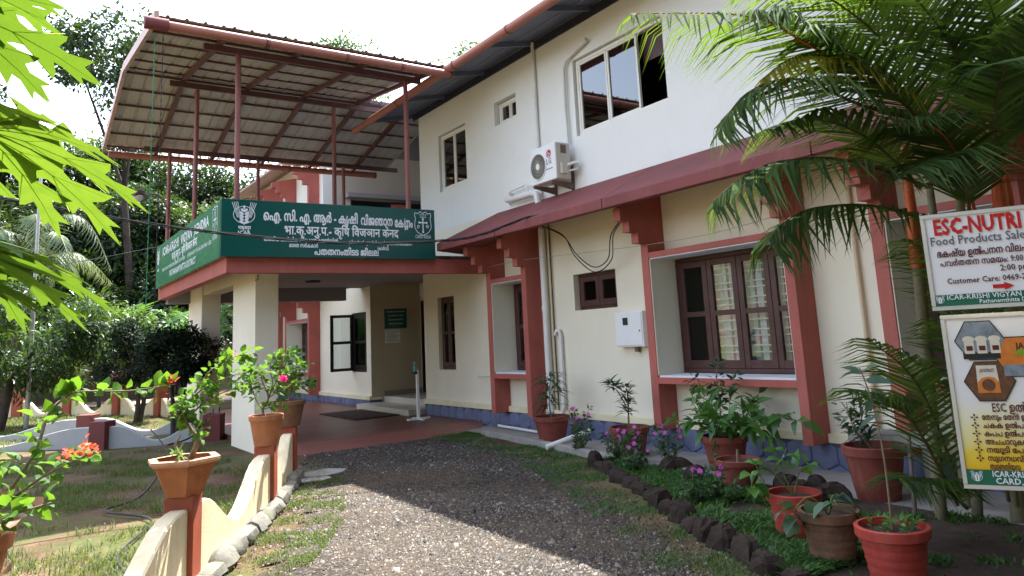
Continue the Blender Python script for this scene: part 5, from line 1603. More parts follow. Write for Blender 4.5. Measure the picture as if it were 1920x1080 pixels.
def periwinkle(c, h, n, lab):
    t = thing("periwinkle_plant", lab, "flower", (c[0], c[1], 0.02), "pink periwinkles in the bed")
    bs = []
    for k in range(n):
        th = random.random() * 6.28; r = 0.06 + 0.20 * random.random()
        hh = h * random.uniform(0.6, 1.0)
        bs.append([(c[0], c[1], 0.02), (c[0] + r * 0.5 * math.cos(th), c[1] + r * 0.5 * math.sin(th), hh * 0.5), (c[0] + r * math.cos(th), c[1] + r * math.sin(th), hh)])
    for b in bs: branch(t, b, 0.005, 0.0025, 'stem_green', "stem")
    leafy(t, bs, int(34 * n), 0.06, MAT['leaf_darkpot'], 0.03, 0.15, 0.45, 0.7, 0.15)
    for b in bs:
        if random.random() < 0.5:
            fl = []
            p = Vector(b[-1]) + Vector((random.uniform(-0.03, 0.03), random.uniform(-0.03, 0.03), 0.015))
            ax = Vector((-0.7 + random.uniform(-0.3, 0.3), -0.6 + random.uniform(-0.3, 0.3), 0.6)).normalized()
            u = ax.orthogonal().normalized(); w = ax.cross(u)
            D = [(u * math.cos(a) + w * math.sin(a)) for a in [2 * math.pi * i / 5 for i in range(5)]]
            foliage(t, "flower", [p] * 5, D, [ax] * 5, 0.028, 0.026, MAT['petal_pink'], kind='leaf', droop=0.05, fold=0.05)
    return t


random.seed(21)
for (x, y, h, n, lab) in ((6.05, 7.85, 0.62, 8, "tall loose pink periwinkle right of the drooping sapling pot"), (6.30, 8.10, 0.42, 5, "short pink periwinkle close against the plinth beside the drain pipe"),
                          (5.95, 6.95, 0.42, 9, "pink periwinkle in front of the two-whorl sapling's pot"), (5.85, 6.55, 0.48, 10, "dense pink periwinkle clump right of the two-whorl sapling"), (6.0, 6.15, 0.50, 8, "pink periwinkle under the left pilaster of the big window"),
                          (5.55, 6.3, 0.36, 8, "low leafy periwinkle behind the stone edging"), (5.15, 4.75, 0.42, 5, "slender pink periwinkle in front of the bare red pot"), (4.95, 4.85, 0.30, 7, "low bushy periwinkle beside the edging stones")):
    periwinkle((x, y), h, n, lab)


# ------------------------------------------------------------------ palm
def frond(root, ctrl, n, L, W, mat, droop=0.35, lift=0.25, rmat='rachis', r0=0.014, name="frond", start=0.12, hang=0.0):
    f = smoothpath(ctrl, 10)
    m = len(f)
    P, D, N, LL = [], [], [], []
    for k in range(n):
        t = start + (1 - start) * (k + 0.5) / n
        s_ = t * (m - 1); i = min(m - 2, int(s_))
        p = f[i].lerp(f[i + 1], s_ - i)
        T = (f[i + 1] - f[i]).normalized()
        S = T.cross(Vector((0, 0, 1)))
        S = S.normalized() if S.length > 0.05 else Vector((1, 0, 0))
        U = S.cross(T)
        prof = math.sin(math.pi * min(1.0, 0.18 + 0.80 * t)) ** 0.55
        for sd in (-1, 1):
            ang = 0.75 - 0.35 * t + random.uniform(-0.08, 0.08)
            d = S * sd * math.cos(ang) * (1 - 0.2 * hang) + T * math.sin(ang + 0.15) + U * (lift * (1 - t)) + Vector((0, 0, -hang - 0.12 * random.random()))
            P.append(p); D.append(d)
            N.append(U + S * sd * random.uniform(-0.6, 0.3) + T * random.uniform(-0.35, 0.35))
            LL.append(L * prof * random.uniform(0.85, 1.1))
    LL = np.array(LL)
    o = foliage(root, name, P, D, N, LL, W * (0.6 + 0.4 * LL / L), mat, kind='blade', droop=droop)
    MB().tube(f, [r0 * (1 - 0.8 * i / (m - 1)) for i in range(m)], 6).build("rachis", MAT[rmat], o, smooth=True)
    return o


random.seed(5)
pm = thing("red_stemmed_palm", "clumping palm with orange-red stems and long arching fronds at the right", "palm", (5.95, 2.95, 0))
F = [
    [(5.51, 2.75, 3.04), (4.37, 2.86, 3.41), (3.87, 2.94, 3.53), (3.04, 3.16, 3.46)],
    [(5.82, 2.68, 2.93), (4.82, 2.76, 2.99), (4.17, 2.81, 3.1), (3.82, 2.96, 3.0), (3.6, 3.05, 2.73)],
    [(5.61, 2.8, 2.48), (4.56, 2.78, 2.58), (4.05, 2.89, 2.56), (3.77, 2.98, 2.47), (3.55, 3.09, 2.30)],
    [(5.79, 2.74, 2.15), (4.94, 2.81, 2.29), (4.4, 2.95, 2.28), (4.15, 3.04, 2.18), (4.05, 3.08, 2.08)],
    [(5.86, 2.7, 2.69), (5.12, 2.66, 3.04), (4.64, 2.69, 3.28), (4.31, 2.77, 3.44)],
    [(5.91, 2.63, 2.26), (5.38, 2.44, 2.58), (5.02, 2.41, 2.77), (4.71, 2.5, 2.79)],
    [(6.16, 2.58, 2.86), (5.76, 2.51, 3.37), (5.27, 2.52, 3.78), (4.7, 2.63, 4.01)],
    [(6.26, 2.51, 2.85), (5.91, 2.27, 3.4), (5.44, 2.15, 3.82)],
    [(6.12, 2.39, 2.72), (5.74, 2.05, 3.22), (5.53, 1.77, 3.52)],
    [(6.33, 2.67, 3.03), (5.8, 2.89, 3.78), (5.2, 3.11, 4.15), (4.56, 3.42, 4.26)],
    [(5.9, 2.8, 2.9), (5.2, 2.75, 3.5), (4.5, 2.8, 3.78), (3.9, 2.95, 3.85)],
    [(6.0, 2.5, 2.5), (5.5, 2.2, 2.95), (5.2, 2.0, 3.1), (4.95, 1.95, 3.05)],
    [(6.2, 2.5, 2.7), (6.0, 2.1, 3.3), (5.8, 1.7, 3.7), (5.5, 1.4, 3.9)],
    [(5.75, 2.6, 2.2), (5.3, 2.4, 2.5), (4.95, 2.35, 2.55), (4.6, 2.4, 2.42)],
    [(5.7, 2.9, 2.5), (5.1, 2.95, 2.85), (4.6, 3.05, 2.95), (4.2, 3.15, 2.85)],
    [(6.33, 3.08, 1.05), (6.13, 2.98, 1.65), (5.87, 2.97, 1.98), (5.56, 3.03, 2.11)],
    [(6.26, 2.88, 1.06), (5.77, 2.62, 1.63), (5.42, 2.55, 1.93), (5.02, 2.55, 2.06)],
    [(5.71, 2.92, 0.25), (5.29, 2.85, 0.90), (5.02, 2.85, 1.20), (4.70, 2.9, 1.40)],
    [(5.58, 2.9, 0.2), (5.05, 2.83, 0.80), (4.75, 2.87, 1.02), (4.45, 2.93, 1.10)],
    [(5.53, 2.81, 0.2), (5.05, 2.77, 0.46), (4.7, 2.8, 0.52)],
    [(5.8, 2.6, 0.2), (5.5, 2.45, 0.8), (5.3, 2.4, 1.05), (5.05, 2.45, 1.15)],
    [(5.9, 2.62, 0.3), (5.45, 2.45, 1.5), (5.2, 2.35, 1.9), (4.9, 2.35, 2.05)],
    [(5.9, 2.7, 0.2), (5.6, 2.6, 0.9), (5.45, 2.6, 1.3), (5.2, 2.7, 1.5)],
]
for i, c in enumerate(F):
    low = i >= 15
    frond(pm, c, 64 if not low else 40, (0.64 if i < 5 else 0.60) if not low else 0.46, 0.026 if not low else 0.024, MAT['leaf_palm'], droop=0.34, lift=0.25, rmat='rachis' if i not in (0, 5) else 'crownshaft', hang=0.35 if i in (0, 1, 2, 3) else 0.1)
for (a, b, c, r) in (((5.8, 3.15, 0), (5.78, 3.05, 1.9), (5.72, 3.0, 2.85), 0.045), ((6.03, 3.0, 0), (5.95, 2.8, 1.7), (5.9, 2.7, 2.65), 0.04), ((6.11, 2.75, 0), (6.0, 2.5, 1.9), (5.85, 2.40, 2.95), 0.055), ((6.3, 3.2, 0), (6.2, 3.1, 1.6), (6.12, 3.04, 2.65), 0.04), ((6.3, 2.6, 0), (6.25, 2.55, 1.6), (6.2, 2.5, 2.75), 0.045), ((5.95, 2.55, 0), (5.9, 2.5, 1.4), (5.85, 2.45, 2.2), 0.035)):
    p = smoothpath([a, b], 6)
    MB().tube(p, r, 10).build("stem", MAT['palm_stem'], pm, smooth=True)
    p = smoothpath([b, Vector(b).lerp(Vector(c), 0.5), c], 5)
    MB().tube(p, [r * (1.25 - 0.65 * i / (len(p) - 1)) for i in range(len(p))], 10).build("crownshaft", MAT['crownshaft' if r in (0.045, 0.055) else 'palm_stem'], pm, smooth=True)

frond(pm, [(5.6, 2.72, 2.9), (4.9, 2.75, 3.25), (4.3, 2.85, 3.3), (3.95, 2.95, 3.1)], 40, 0.46, 0.024, MAT['leaf_yellow'], droop=0.45, lift=0.1, hang=0.4, name="yellow_frond")

# thin stake and a plank seat behind the palm
MB_ = MB().tube([(5.82, 3.36, 0), (5.84, 3.34, 0.62)], 0.016, 8)
tag(MB_.build("stake", MAT['bracket'], org=(5.82, 3.36, 0)), "thin dark stake standing between the pots and the palm", "stake")
bx = thing("planter_trough", "weathered grey trough set by the wall behind the palm", "planter", (6.55, 3.85, 0.3))
bevel(MB().box((6.40, 3.45, 0.42), (6.66, 4.25, 0.52)).build("tray", MAT['concrete'], bx), 0.01)
for y in (3.55, 4.15): MB().box((6.45, y - 0.04, 0.02), (6.61, y + 0.04, 0.42)).build("leg", MAT['concrete'], bx)

# ------------------------------------------------------------------ the two sign boards on the right
BU = Vector((0.4545, -0.8907, 0)).normalized()
BZ = Vector((0, 0, 1))
BN = BU.cross(BZ)
KU = 0.865


def board(root, o, w, h, mat, depth=0.02):
    o = Vector(o)
    MB().obox(o + BU * (w / 2) - BZ * (h / 2) - BN * (depth / 2 + 0.002), BU * (w / 2), BZ * (h / 2), BN * (depth / 2)).build("panel", mat, root)
    fr = MB()
    t_ = 0.016
    for (cu, cz, hu, hz) in ((w / 2, -t_ / 2 + 0.004, w / 2 + 0.004, t_ / 2), (w / 2, -h + t_ / 2 - 0.004, w / 2 + 0.004, t_ / 2), (t_ / 2 - 0.004, -h / 2, t_ / 2, h / 2 - t_), (w - t_ / 2 + 0.004, -h / 2, t_ / 2, h / 2 - t_)):
        fr.obox(o + BU * cu + BZ * cz - BN * (depth / 2 - 0.003), BU * hu, BZ * hz, BN * (depth / 2 + 0.003))
    fr.build("frame", MAT['board_frame'], root)


def bput(root, o, pts, mat, lift, name):
    o = Vector(o)
    mb = MB()
    mb.add([o + BU * (u * KU) - BZ * d + BN * lift for u, d in pts], [tuple(range(len(pts) - 1, -1, -1))])
    return mb.build(name, mat, root)


o1 = (3.30, 1.70, 1.97)
t1 = thing("sign_board", "upper white board with red ESC-NUTRI heading and food sales hours", "sign", (3.43, 1.42, 0))
board(t1, o1, 0.60, 0.41, MAT['board_white'])


def bt(root, o, s, u, d, size, mat, width=None, bold=0.01):
    letter(root, s, Vector(o) + BU * (u * KU) - BZ * d, BU, BZ, size, MAT[mat], width * KU, bold, 'L', lift=0.004)


bt(t1, o1, "ESC-NUTRI", 0.052, 0.088, 0.096, 'print_red', 0.375, 0.045)
bt(t1, o1, "Food Products Sales", 0.030, 0.134, 0.054, 'text_grey', 0.425, 0.016)
bt(t1, o1, "ഭകഷ്യ ഉൽപനന വിലപന", 0.050, 0.186, 0.042, 'print_maroon', 0.42, 0.03)
bt(t1, o1, "പവർതതന സമയം: 9:00 am", 0.058, 0.226, 0.036, 'print_maroon', 0.40, 0.025)
bt(t1, o1, "2:00 pm", 0.312, 0.262, 0.036, 'print_maroon', 0.12, 0.025)
bt(t1, o1, "Customer Care: 0469-2662", 0.078, 0.303, 0.034, 'print_maroon', 0.385, 0.025)
bput(t1, o1, [(0.270, 0.318), (0.318, 0.318), (0.318, 0.309), (0.358, 0.326), (0.318, 0.343), (0.318, 0.334), (0.270, 0.334)], MAT['print_red'], 0.004, "arrow")
bput(t1, o1, [(0.014, 0.349), (0.586, 0.349), (0.586, 0.396), (0.014, 0.396)], MAT['print_green'], 0.003, "green_band")
letter(t1, "ICAR-KRISHI VIGYAN KENDRA", Vector(o1) + BU * (KU * 0.068) - BZ * 0.371, BU, BZ, 0.030, MAT['letter'], KU * 0.46, 0.01, 'L', lift=0.006)
letter(t1, "Pathanamthitta District", Vector(o1) + BU * (KU * 0.205) - BZ * 0.392, BU, BZ, 0.024, MAT['letter'], KU * 0.26, 0.01, 'L', lift=0.006)
WHEAT.put(t1, Vector(o1) + BU * (KU * 0.036) - BZ * 0.370, BU, BZ, 0.045, MAT['letter'], 0.006)

o2 = (3.380, 1.714, 1.53)
t2 = thing("sign_board", "lower board with hexagon product photographs above a yellow list of foods", "sign", (3.5, 1.45, 0))


def gradprint():
    m, n, l, out = newmat("white_to_yellow_print")
    p = n.new("ShaderNodeBsdfPrincipled"); p.inputs['Roughness'].default_value = 0.4
    g = n.new("ShaderNodeNewGeometry")
    sp = n.new("ShaderNodeSeparateXYZ"); l.new(g.outputs['Position'], sp.inputs[0])
    tn = noise(n, l, g.outputs['Position'], 5.0, 2, 0.5)
    mr = n.new("ShaderNodeMapRange")
    mr.inputs['From Min'].default_value = 0.86; mr.inputs['From Max'].default_value = 1.22
    l.new(sp.outputs['Z'], mr.inputs['Value'])
    ad = n.new("ShaderNodeMath"); ad.operation = 'ADD'
    sc_ = n.new("ShaderNodeMath"); sc_.operation = 'MULTIPLY_ADD'; sc_.inputs[1].default_value = 0.8; sc_.inputs[2].default_value = -0.4
    l.new(tn.outputs['Fac'], sc_.inputs[0]); l.new(mr.outputs[0], ad.inputs[0]); l.new(sc_.outputs[0], ad.inputs[1])
    r = ramp(n, [(0.0, (0.80, 0.48, 0.01)), (0.3, (0.80, 0.60, 0.06)), (0.6, (0.80, 0.76, 0.45)), (0.9, (0.78, 0.78, 0.79))])
    l.new(ad.outputs[0], r.inputs[0]); l.new(r.outputs[0], p.inputs['Base Color']); l.new(p.outputs[0], out.inputs['Surface'])
    return m


board(t2, o2, 0.60, 0.72, gradprint())


def hexa(c, r): return [(c[0] + r * math.cos(math.pi / 3 * k), c[1] + r * 0.86 * math.sin(math.pi / 3 * k)) for k in range(6)]


def rect(u0, d0, u1, d1): return [(u0, d0), (u1, d0), (u1, d1), (u0, d1)]


for c, bgm in (((0.155, 0.110), 'print_slate'), ((0.318, 0.182), 'print_orange'), ((0.172, 0.282), 'print_brown')):
    bput(t2, o2, hexa(c, 0.112), MAT['print_black'], 0.003, "photo_border")
    bput(t2, o2, hexa(c, 0.106), MAT[bgm], 0.0036, "photo")
for k, u in enumerate((0.085, 0.140, 0.197)):
    bput(t2, o2, rect(u, 0.115, u + 0.042, 0.165), MAT['print_cream'], 0.0042, "photo")
    bput(t2, o2, [(u + 0.021 + 0.027 * math.cos(a), 0.104 + 0.014 * math.sin(a)) for a in [2 * math.pi * i / 14 for i in range(14)]], MAT['print_cream'], 0.0046, "photo")
    bput(t2, o2, rect(u + 0.008, 0.132, u + 0.036, 0.152), MAT['print_maroon'], 0.0050, "photo")
bput(t2, o2, rect(0.075, 0.160, 0.235, 0.188), MAT['print_black'], 0.0040, "photo")
letter(t2, "JACK", Vector(o2) + BU * (KU * 0.30) - BZ * 0.150, BU, BZ, 0.036, MAT['print_maroon'], KU * 0.09, 0.04, 'L', lift=0.005)
letter(t2, "FRUIT", Vector(o2) + BU * (KU * 0.30) - BZ * 0.178, BU, BZ, 0.036, paint("print_leaf", (0.12, 0.42, 0.02), 0.5), KU * 0.10, 0.06, 'L', lift=0.005)
bput(t2, o2, rect(0.24, 0.215, 0.38, 0.262), MAT['print_slate'], 0.0040, "photo")
bput(t2, o2, [(0.122, 0.215), (0.208, 0.215), (0.214, 0.330), (0.117, 0.330)], MAT['print_cream'], 0.0042, "photo")
bput(t2, o2, [(0.120, 0.286), (0.140, 0.268), (0.170, 0.262), (0.196, 0.268), (0.212, 0.286), (0.214, 0.330), (0.117, 0.330)], MAT['print_orange'], 0.0048, "photo")
bput(t2, o2, [(0.166 + 0.029 * math.cos(a), 0.297 + 0.025 * math.sin(a)) for a in [2 * math.pi * i / 18 for i in range(18)]], MAT['print_brown'], 0.0054, "photo")
letter(t2, "JACKFRUIT", Vector(o2) + BU * (KU * 0.135) - BZ * 0.243, BU, BZ, 0.020, MAT['print_maroon'], KU * 0.062, 0.02, 'L', lift=0.006)
bt(t2, o2, "ESC ഉൽപനനങങൾ", 0.165, 0.408, 0.050, 'print_maroon', 0.36, 0.02)
for k, s in enumerate(("േതനും േതൻ ഉൽപനനങങൾ", "ചകക ഉൽപനനങങൾ", "കപപ ഉൽപനനങങൾ", "അചചാറുകൾ, ജാം", "നയൂടി േപാഡകറ്റ്", "സുഗനധവ്യഞജന", "തുടങങിയവ")):
    d = 0.441 + 0.0335 * k
    bt(t2, o2, s, 0.115 + (0.004 if k == 6 else 0), d, 0.032, 'print_maroon', (0.36, 0.31, 0.30, 0.245, 0.29, 0.27, 0.125)[k], 0.03)
    if k < 6:
        e = E2()
        for a in range(4):
            e.ell((0.011 * math.cos(a * math.pi / 2), 0.011 * math.sin(a * math.pi / 2)), 0.007, 0.004, a * math.pi / 2, 8)
        e.put(t2, Vector(o2) + BU * (KU * 0.083) - BZ * (d - 0.010), BU, BZ, 0.85, MAT['print_maroon'], 0.004, "bullet")
bput(t2, o2, rect(0.014, 0.645, 0.586, 0.706), MAT['print_green'], 0.003, "green_band")
letter(t2, "ICAR-KRISHI VIGYAN KENDRA", Vector(o2) + BU * (KU * 0.125) - BZ * 0.672, BU, BZ, 0.034, MAT['letter'], KU * 0.44, 0.02, 'L', lift=0.006)
letter(t2, "CARD, Pathanamthitta", Vector(o2) + BU * (KU * 0.135) - BZ * 0.700, BU, BZ, 0.034, MAT['letter'], KU * 0.36, 0.02, 'L', lift=0.006)
WHEAT.put(t2, Vector(o2) + BU * (KU * 0.058) - BZ * 0.674, BU, BZ, 0.055, MAT['letter'], 0.006)
sp = Vector(o1) + BU * 0.42 - BN * 0.06
tag(MB().tube([(sp.x, sp.y, -0.1), (sp.x, sp.y, 1.98)], 0.025, 10).build("sign_post", MAT['pole_grey'], org=(sp.x, sp.y, 0)), "grey steel post that carries the two sign boards", "post")
# ------------------------------------------------------------------ papaya at the upper left
LOBE = [(0, 0, .02), (.15, .15, .045), (.28, .28, .080), (.36, .47, .165), (.42, .47, .12), (.46, .50, .085), (.55, .56, .07), (.60, .77, .20), (.66, .77, .14), (.70, .74, .068), (.78, .80, .055), (.84, .95, .11), (.90, .91, .04), (1, 1.05, .004)]


def papaya_leaf(root, c, axis, normal, size, stem_from):
    c = Vector(c); A = Vector(axis).normalized(); Nn = Vector(normal).normalized()
    S = A.cross(Nn).normalized(); Nn = S.cross(A)
    mb = MB()
    veins = MB()
    k = 0
    for ang in (-152, -121, -91, -60, -30, 0, 30, 60, 91, 121, 152):
        a = math.radians(ang + random.uniform(-5, 5))
        L = size * (1.0 - 0.36 * abs(ang) / 150) * random.uniform(0.93, 1.05)
        ca, sa = math.cos(a), math.sin(a)
        def pt(t, w):
            u, v = t * L, w * L * 1.12
            x_, y_ = u * ca - v * sa, u * sa + v * ca
            r2 = (t) ** 2
            return c + A * x_ + S * y_ - Nn * (0.22 * L * r2 - 0.05 * L * abs(w) * 2 + 0.0) + Nn * (0.0025 * k) + Vector((0, 0, -0.10 * L * r2))
        for sd in (1, -1):
            j = [random.uniform(0.85, 1.15) for _ in LOBE]
            vs = [pt(m_, 0) for m_, e_, w_ in LOBE] + [pt(e_, sd * w_ * j[i]) for i, (m_, e_, w_) in enumerate(LOBE)]
            n = len(LOBE)
            mb.add(vs, [(i, i + 1, n + i + 1, n + i) if sd > 0 else (i + 1, i, n + i, n + i + 1) for i in range(n - 1)])
        def rib(t0, w0, t1, w1, h0, h1):
            p0, p1 = pt(t0, w0), pt(t1, w1)
            sd_ = (p1 - p0).cross(Nn).normalized()
            veins.add([p0 + sd_ * h0 - Nn * 0.002, p0 - sd_ * h0 - Nn * 0.002, p1 - sd_ * h1 - Nn * 0.002, p1 + sd_ * h1 - Nn * 0.002], [(0, 1, 2, 3)])
        for t0, t1 in ((0, 0.25), (0.25, 0.5), (0.5, 0.75), (0.75, 0.97)):
            rib(t0, 0, t1, 0, 0.003 * (1.1 - t0), 0.003 * (1.1 - t1))
        for (t0, te, w_) in ((0.25, 0.46, 0.15), (0.48, 0.75, 0.18)):
            for sd in (1, -1): rib(t0, 0, te, sd * w_, 0.0014, 0.0006)
        k += 1
    o = mb.build("leaf", MAT['leaf_papaya'], root)
    at = o.data.attributes.new('rnd', 'FLOAT', 'FACE')
    at.data.foreach_set('value', np.full(len(o.data.polygons), random.uniform(0.2, 0.9)).astype(np.float32))
    veins.build("vein", MAT['papaya_vein'], o)
    MB().tube(smoothpath([stem_from, (Vector(stem_from) + c) / 2 + Vector((0, 0, 0.06)), c], 5), 0.006, 7).build("petiole", MAT['papaya_vein'], o, smooth=True)


MAT['papaya_vein'] = leafmat("papaya_vein", (0.26, 0.36, 0.08), (0.26, 0.36, 0.08), (0.26, 0.36, 0.08), (0.34, 0.46, 0.08), 0.7, 0.5, 0.1)
random.seed(9)
pp = thing("papaya_plant", "papaya plant whose big lobed bright green leaves hang in at the upper left corner", "papaya", (-0.62, 2.15, 0))
MB().tube([(-0.62, 2.15, -0.05), (-0.60, 2.15, 1.2), (-0.60, 2.18, 2.35)], [0.06, 0.05, 0.035], 12).build("trunk", MAT['bark'], pp, smooth=True)
ST = (-0.60, 2.18, 2.25)
papaya_leaf(pp, (-0.08, 2.10, 2.08), (0.95, -0.14, -0.20), (0.18, 0.26, 0.95), 0.385, ST)
papaya_leaf(pp, (-0.19, 2.00, 2.34), (0.98, 0.02, -0.10), (0.10, 0.48, 0.87), 0.33, ST)
papaya_leaf(pp, (-0.11, 2.08, 1.80), (0.93, -0.15, -0.16), (0.20, 0.22, 0.95), 0.35, ST)
papaya_leaf(pp, (-0.30, 2.25, 2.55), (0.96, 0.0, -0.10), (0.1, 0.50, 0.86), 0.36, ST)
papaya_leaf(pp, (-0.26, 1.98, 1.78), (0.95, -0.1, -0.10), (0.05, 0.3, 0.95), 0.33, ST)
papaya_leaf(pp, (-0.55, 1.75, 2.25), (-0.1, -0.9, -0.1), (0, -0.1, 1), 0.36, ST)
papaya_leaf(pp, (-0.9, 2.3, 2.3), (-0.9, 0.2, -0.1), (0, 0.1, 1), 0.36, ST)


# ------------------------------------------------------------------ trees
def tree(name, label, base, crown, radii, nclump, nleaf, L, W, mat, trunk_r, cat="tree", group=None, bark='bark', kind='quad', clump_r=0.42, limbs=5, shell=0.55, seed=None, stems=1):
    if seed is not None:
        random.seed(seed)
    root = thing(name, label, cat, tuple(base), group)
    c = np.array(crown, float); r = np.array(radii, float)
    u = rdir(nclump) * (shell + (1 - shell) * RNG.random((nclump, 1)) ** 0.6)
    cc = c + u * r * RNG.uniform(0.75, 1.0, (nclump, 1))
    cr = clump_r * min(radii) * RNG.uniform(0.6, 1.25, nclump)
    idx = RNG.integers(0, nclump, nleaf)
    d = rdir(nleaf)
    rad = cr[idx][:, None] * RNG.random((nleaf, 1)) ** 0.4
    P = cc[idx] + d * rad * np.array([1.15, 1.15, 0.75])
    out = d + 0.35 * (P - c) / (np.linalg.norm(P - c, axis=1, keepdims=True) + 1e-6)
    D = out + RNG.normal(size=(nleaf, 3)) * 0.7
    D[:, 2] -= 0.35
    Nn = out * 0.6 + np.array([0, 0, 0.9]) + RNG.normal(size=(nleaf, 3)) * 0.45
    LL = L * RNG.uniform(0.6, 1.2, nleaf)
    rnd = np.clip(RNG.random(nleaf) * 0.75 + (RNG.random(nclump) * 0.3)[idx], 0, 1)
    foliage(root, "crown", P, D, Nn, LL, LL * W / L, mat, kind=kind, droop=0.18, rnd=rnd)
    b = Vector(base)
    for s in range(stems):
        off = Vector((random.uniform(-1, 1), random.uniform(-1, 1), 0)) * (0.12 * (stems > 1))
        fork = Vector((b.x + (c[0] - b.x) * 0.5, b.y + (c[1] - b.y) * 0.5, b.z + (c[2] - b.z) * 0.62)) + off * 2
        mid = b.lerp(fork, 0.5) + Vector((random.uniform(-1, 1), random.uniform(-1, 1), 0)) * trunk_r
        p = smoothpath([b + off, mid + off, fork], 5)
        tr_ = MB().tube([(q.x, q.y, q.z) for q in p], [trunk_r * (1.15 - 0.5 * i / (len(p) - 1)) for i in range(len(p))], 9)
        tr_.build("trunk", MAT[bark], root, smooth=True)
        for k in range(limbs):
            e = cc[int(RNG.integers(0, nclump))]
            m2 = fork.lerp(Vector(e), 0.5) + Vector((0, 0, 0.05 * max(radii)))
            q = smoothpath([fork, m2, Vector(e)], 4)
            MB().tube(q, [trunk_r * (0.5 - 0.42 * i / (len(q) - 1)) for i in range(len(q))], 6).build("limb", MAT[bark], root, smooth=True)
    return root


G_T = "trees on the wooded slope"
lf, ll_ = MAT['leaf_forest'], MAT['leaf_forest_light']
tree("tall_tree", "tall open-crowned tree standing against the white sky behind the canopy's left end", (4.0, 34.0, 0), (3.1, 33.0, 13.0), (2.7, 2.6, 2.3), 50, 6500, 0.24, 0.12, lf, 0.17, group=G_T, clump_r=0.30, shell=0.3, bark='dark_bark')
tree("tall_tree", "tree top showing above the middle of the canopy roof", (11.8, 31.5, 0), (11.7, 31.2, 13.2), (2.6, 2.6, 2.35), 40, 4200, 0.22, 0.11, ll_, 0.25, group=G_T, clump_r=0.28, shell=0.5)
tree("tall_tree", "tree tip just showing above the main roof's gutter", (14.9, 24.6, 0), (14.6, 24.4, 11.8), (1.7, 1.7, 1.7), 26, 2600, 0.20, 0.10, ll_, 0.2, group=G_T, clump_r=0.3)
tree("tall_tree", "dark leafy tree behind the papaya at the left edge", (-2.2, 31.5, 0), (-1.2, 30.8, 9.9), (1.6, 1.6, 1.7), 30, 3600, 0.2, 0.1, lf, 0.2, group=G_T, clump_r=0.34)
tree("forest_tree", "bushy tree tip rising above the slope left of the canopy edge", (5.0, 44, gz(5, 44)), (4.6, 44.0, 12.4), (1.6, 1.6, 1.5), 24, 2600, 0.24, 0.12, lf, 0.25, group=G_T)
back = [(-8.5, 41, 8.5, 3.6), (-4.0, 43, 9.8, 3.5), (0.0, 43.5, 10.2, 3.4), (3.6, 44.5, 10.4, 3.4), (7.4, 43, 9.2, 3.4), (11.0, 41, 8.4, 3.4), (14.5, 40, 9.0, 3.2)]
names = ["leftmost", "second from left", "third from left", "middle", "third from right", "second from right", "rightmost"]
for i, (x, y, z, r) in enumerate(back):
    tree("forest_tree", names[i] + " of the big dark trees along the top of the wooded slope", (x, y, gz(x, y)), (x, y, z), (r, r * 0.8, r * 0.8), 60, 11000, 0.28, 0.15, lf if i % 3 else ll_, 0.22, group=G_T, clump_r=0.36)
front = [(-6.0, 35.5, 4.6, 2.8), (-2.4, 36.5, 5.6, 2.6), (1.0, 37.0, 6.0, 2.5), (4.1, 36.0, 6.6, 2.3), (6.9, 35.5, 5.9, 2.5), (9.6, 36.0, 5.6, 2.5), (3.0, 35.0, 3.6, 2.3), (6.2, 33.6, 3.4, 2.1)]
names = ["leftmost", "second", "third", "fourth", "fifth", "rightmost", "lowest left", "lowest right"]
for i, (x, y, z, r) in enumerate(front):
    tree("forest_tree", names[i] + " of the mid-height trees at the foot of the wooded slope", (x, y, gz(x, y)), (x, y, z), (r, r * 0.8, r * 0.95), 60, 11000, 0.24, 0.125, (lf, ll_, lf, lf, ll_)[i % 5], 0.16, group=G_T, clump_r=0.38)
shr = [(-3.5, 31.5, 1.6, 1.7), (-0.6, 32.0, 1.8, 1.8), (1.9, 31.6, 2.4, 1.6), (3.6, 31.0, 1.9, 1.5), (5.4, 31.8, 1.9, 1.6), (2.5, 28.0, 2.5, 1.35), (1.2, 28.6, 2.3, 1.3), (5.0, 27.5, 1.5, 1.2)]
names = ["leftmost shrub at the wood's edge", "shrub right of the grey pole at the wood's edge", "shrub under the coconut palm at the wood's edge", "shrub below the banana leaves", "shrub behind the porch piers", "bright sunlit shrub above the dark clipped shrubs", "bright sunlit shrub beside the mango tree", "shrub seen between the porch piers"]
for i, (x, y, z, r) in enumerate(shr):
    tree("shrub", names[i], (x, y, 0), (x, y, z), (r, r * 0.8, r * 0.85), 30, 4200, 0.17, 0.085, ll_ if i in (0, 2, 5, 6) else lf, 0.06, cat="shrub", group="shrubs at the edge of the wood", clump_r=0.4, limbs=3, bark='dark_bark')
tree("mango_tree", "young mango tree with long glossy leaves behind the thin grey pole", (-0.05, 21.6, 0), (0.35, 21.9, 2.15), (2.0, 1.6, 1.45), 60, 8500, 0.22, 0.055, MAT['leaf_mango'], 0.10, group="garden trees", kind='quad', clump_r=0.33, bark='dark_bark')
tree("clipped_shrub", "dark clipped round shrub, left of two, behind the white walls", (2.60, 20.4, 0), (2.60, 20.4, 1.60), (0.85, 0.8, 0.80), 60, 9000, 0.075, 0.045, MAT['leaf_ficus'], 0.055, cat="shrub", group="garden trees", clump_r=0.34, bark='dark_bark', stems=2)
tree("clipped_shrub", "dark clipped round shrub, right of two, in front of the far porch pier", (2.68, 15.7, 0), (2.68, 15.7, 1.48), (0.66, 0.62, 0.62), 60, 9000, 0.065, 0.04, MAT['leaf_ficus'], 0.05, cat="shrub", group="garden trees", clump_r=0.34, bark='dark_bark', stems=3)

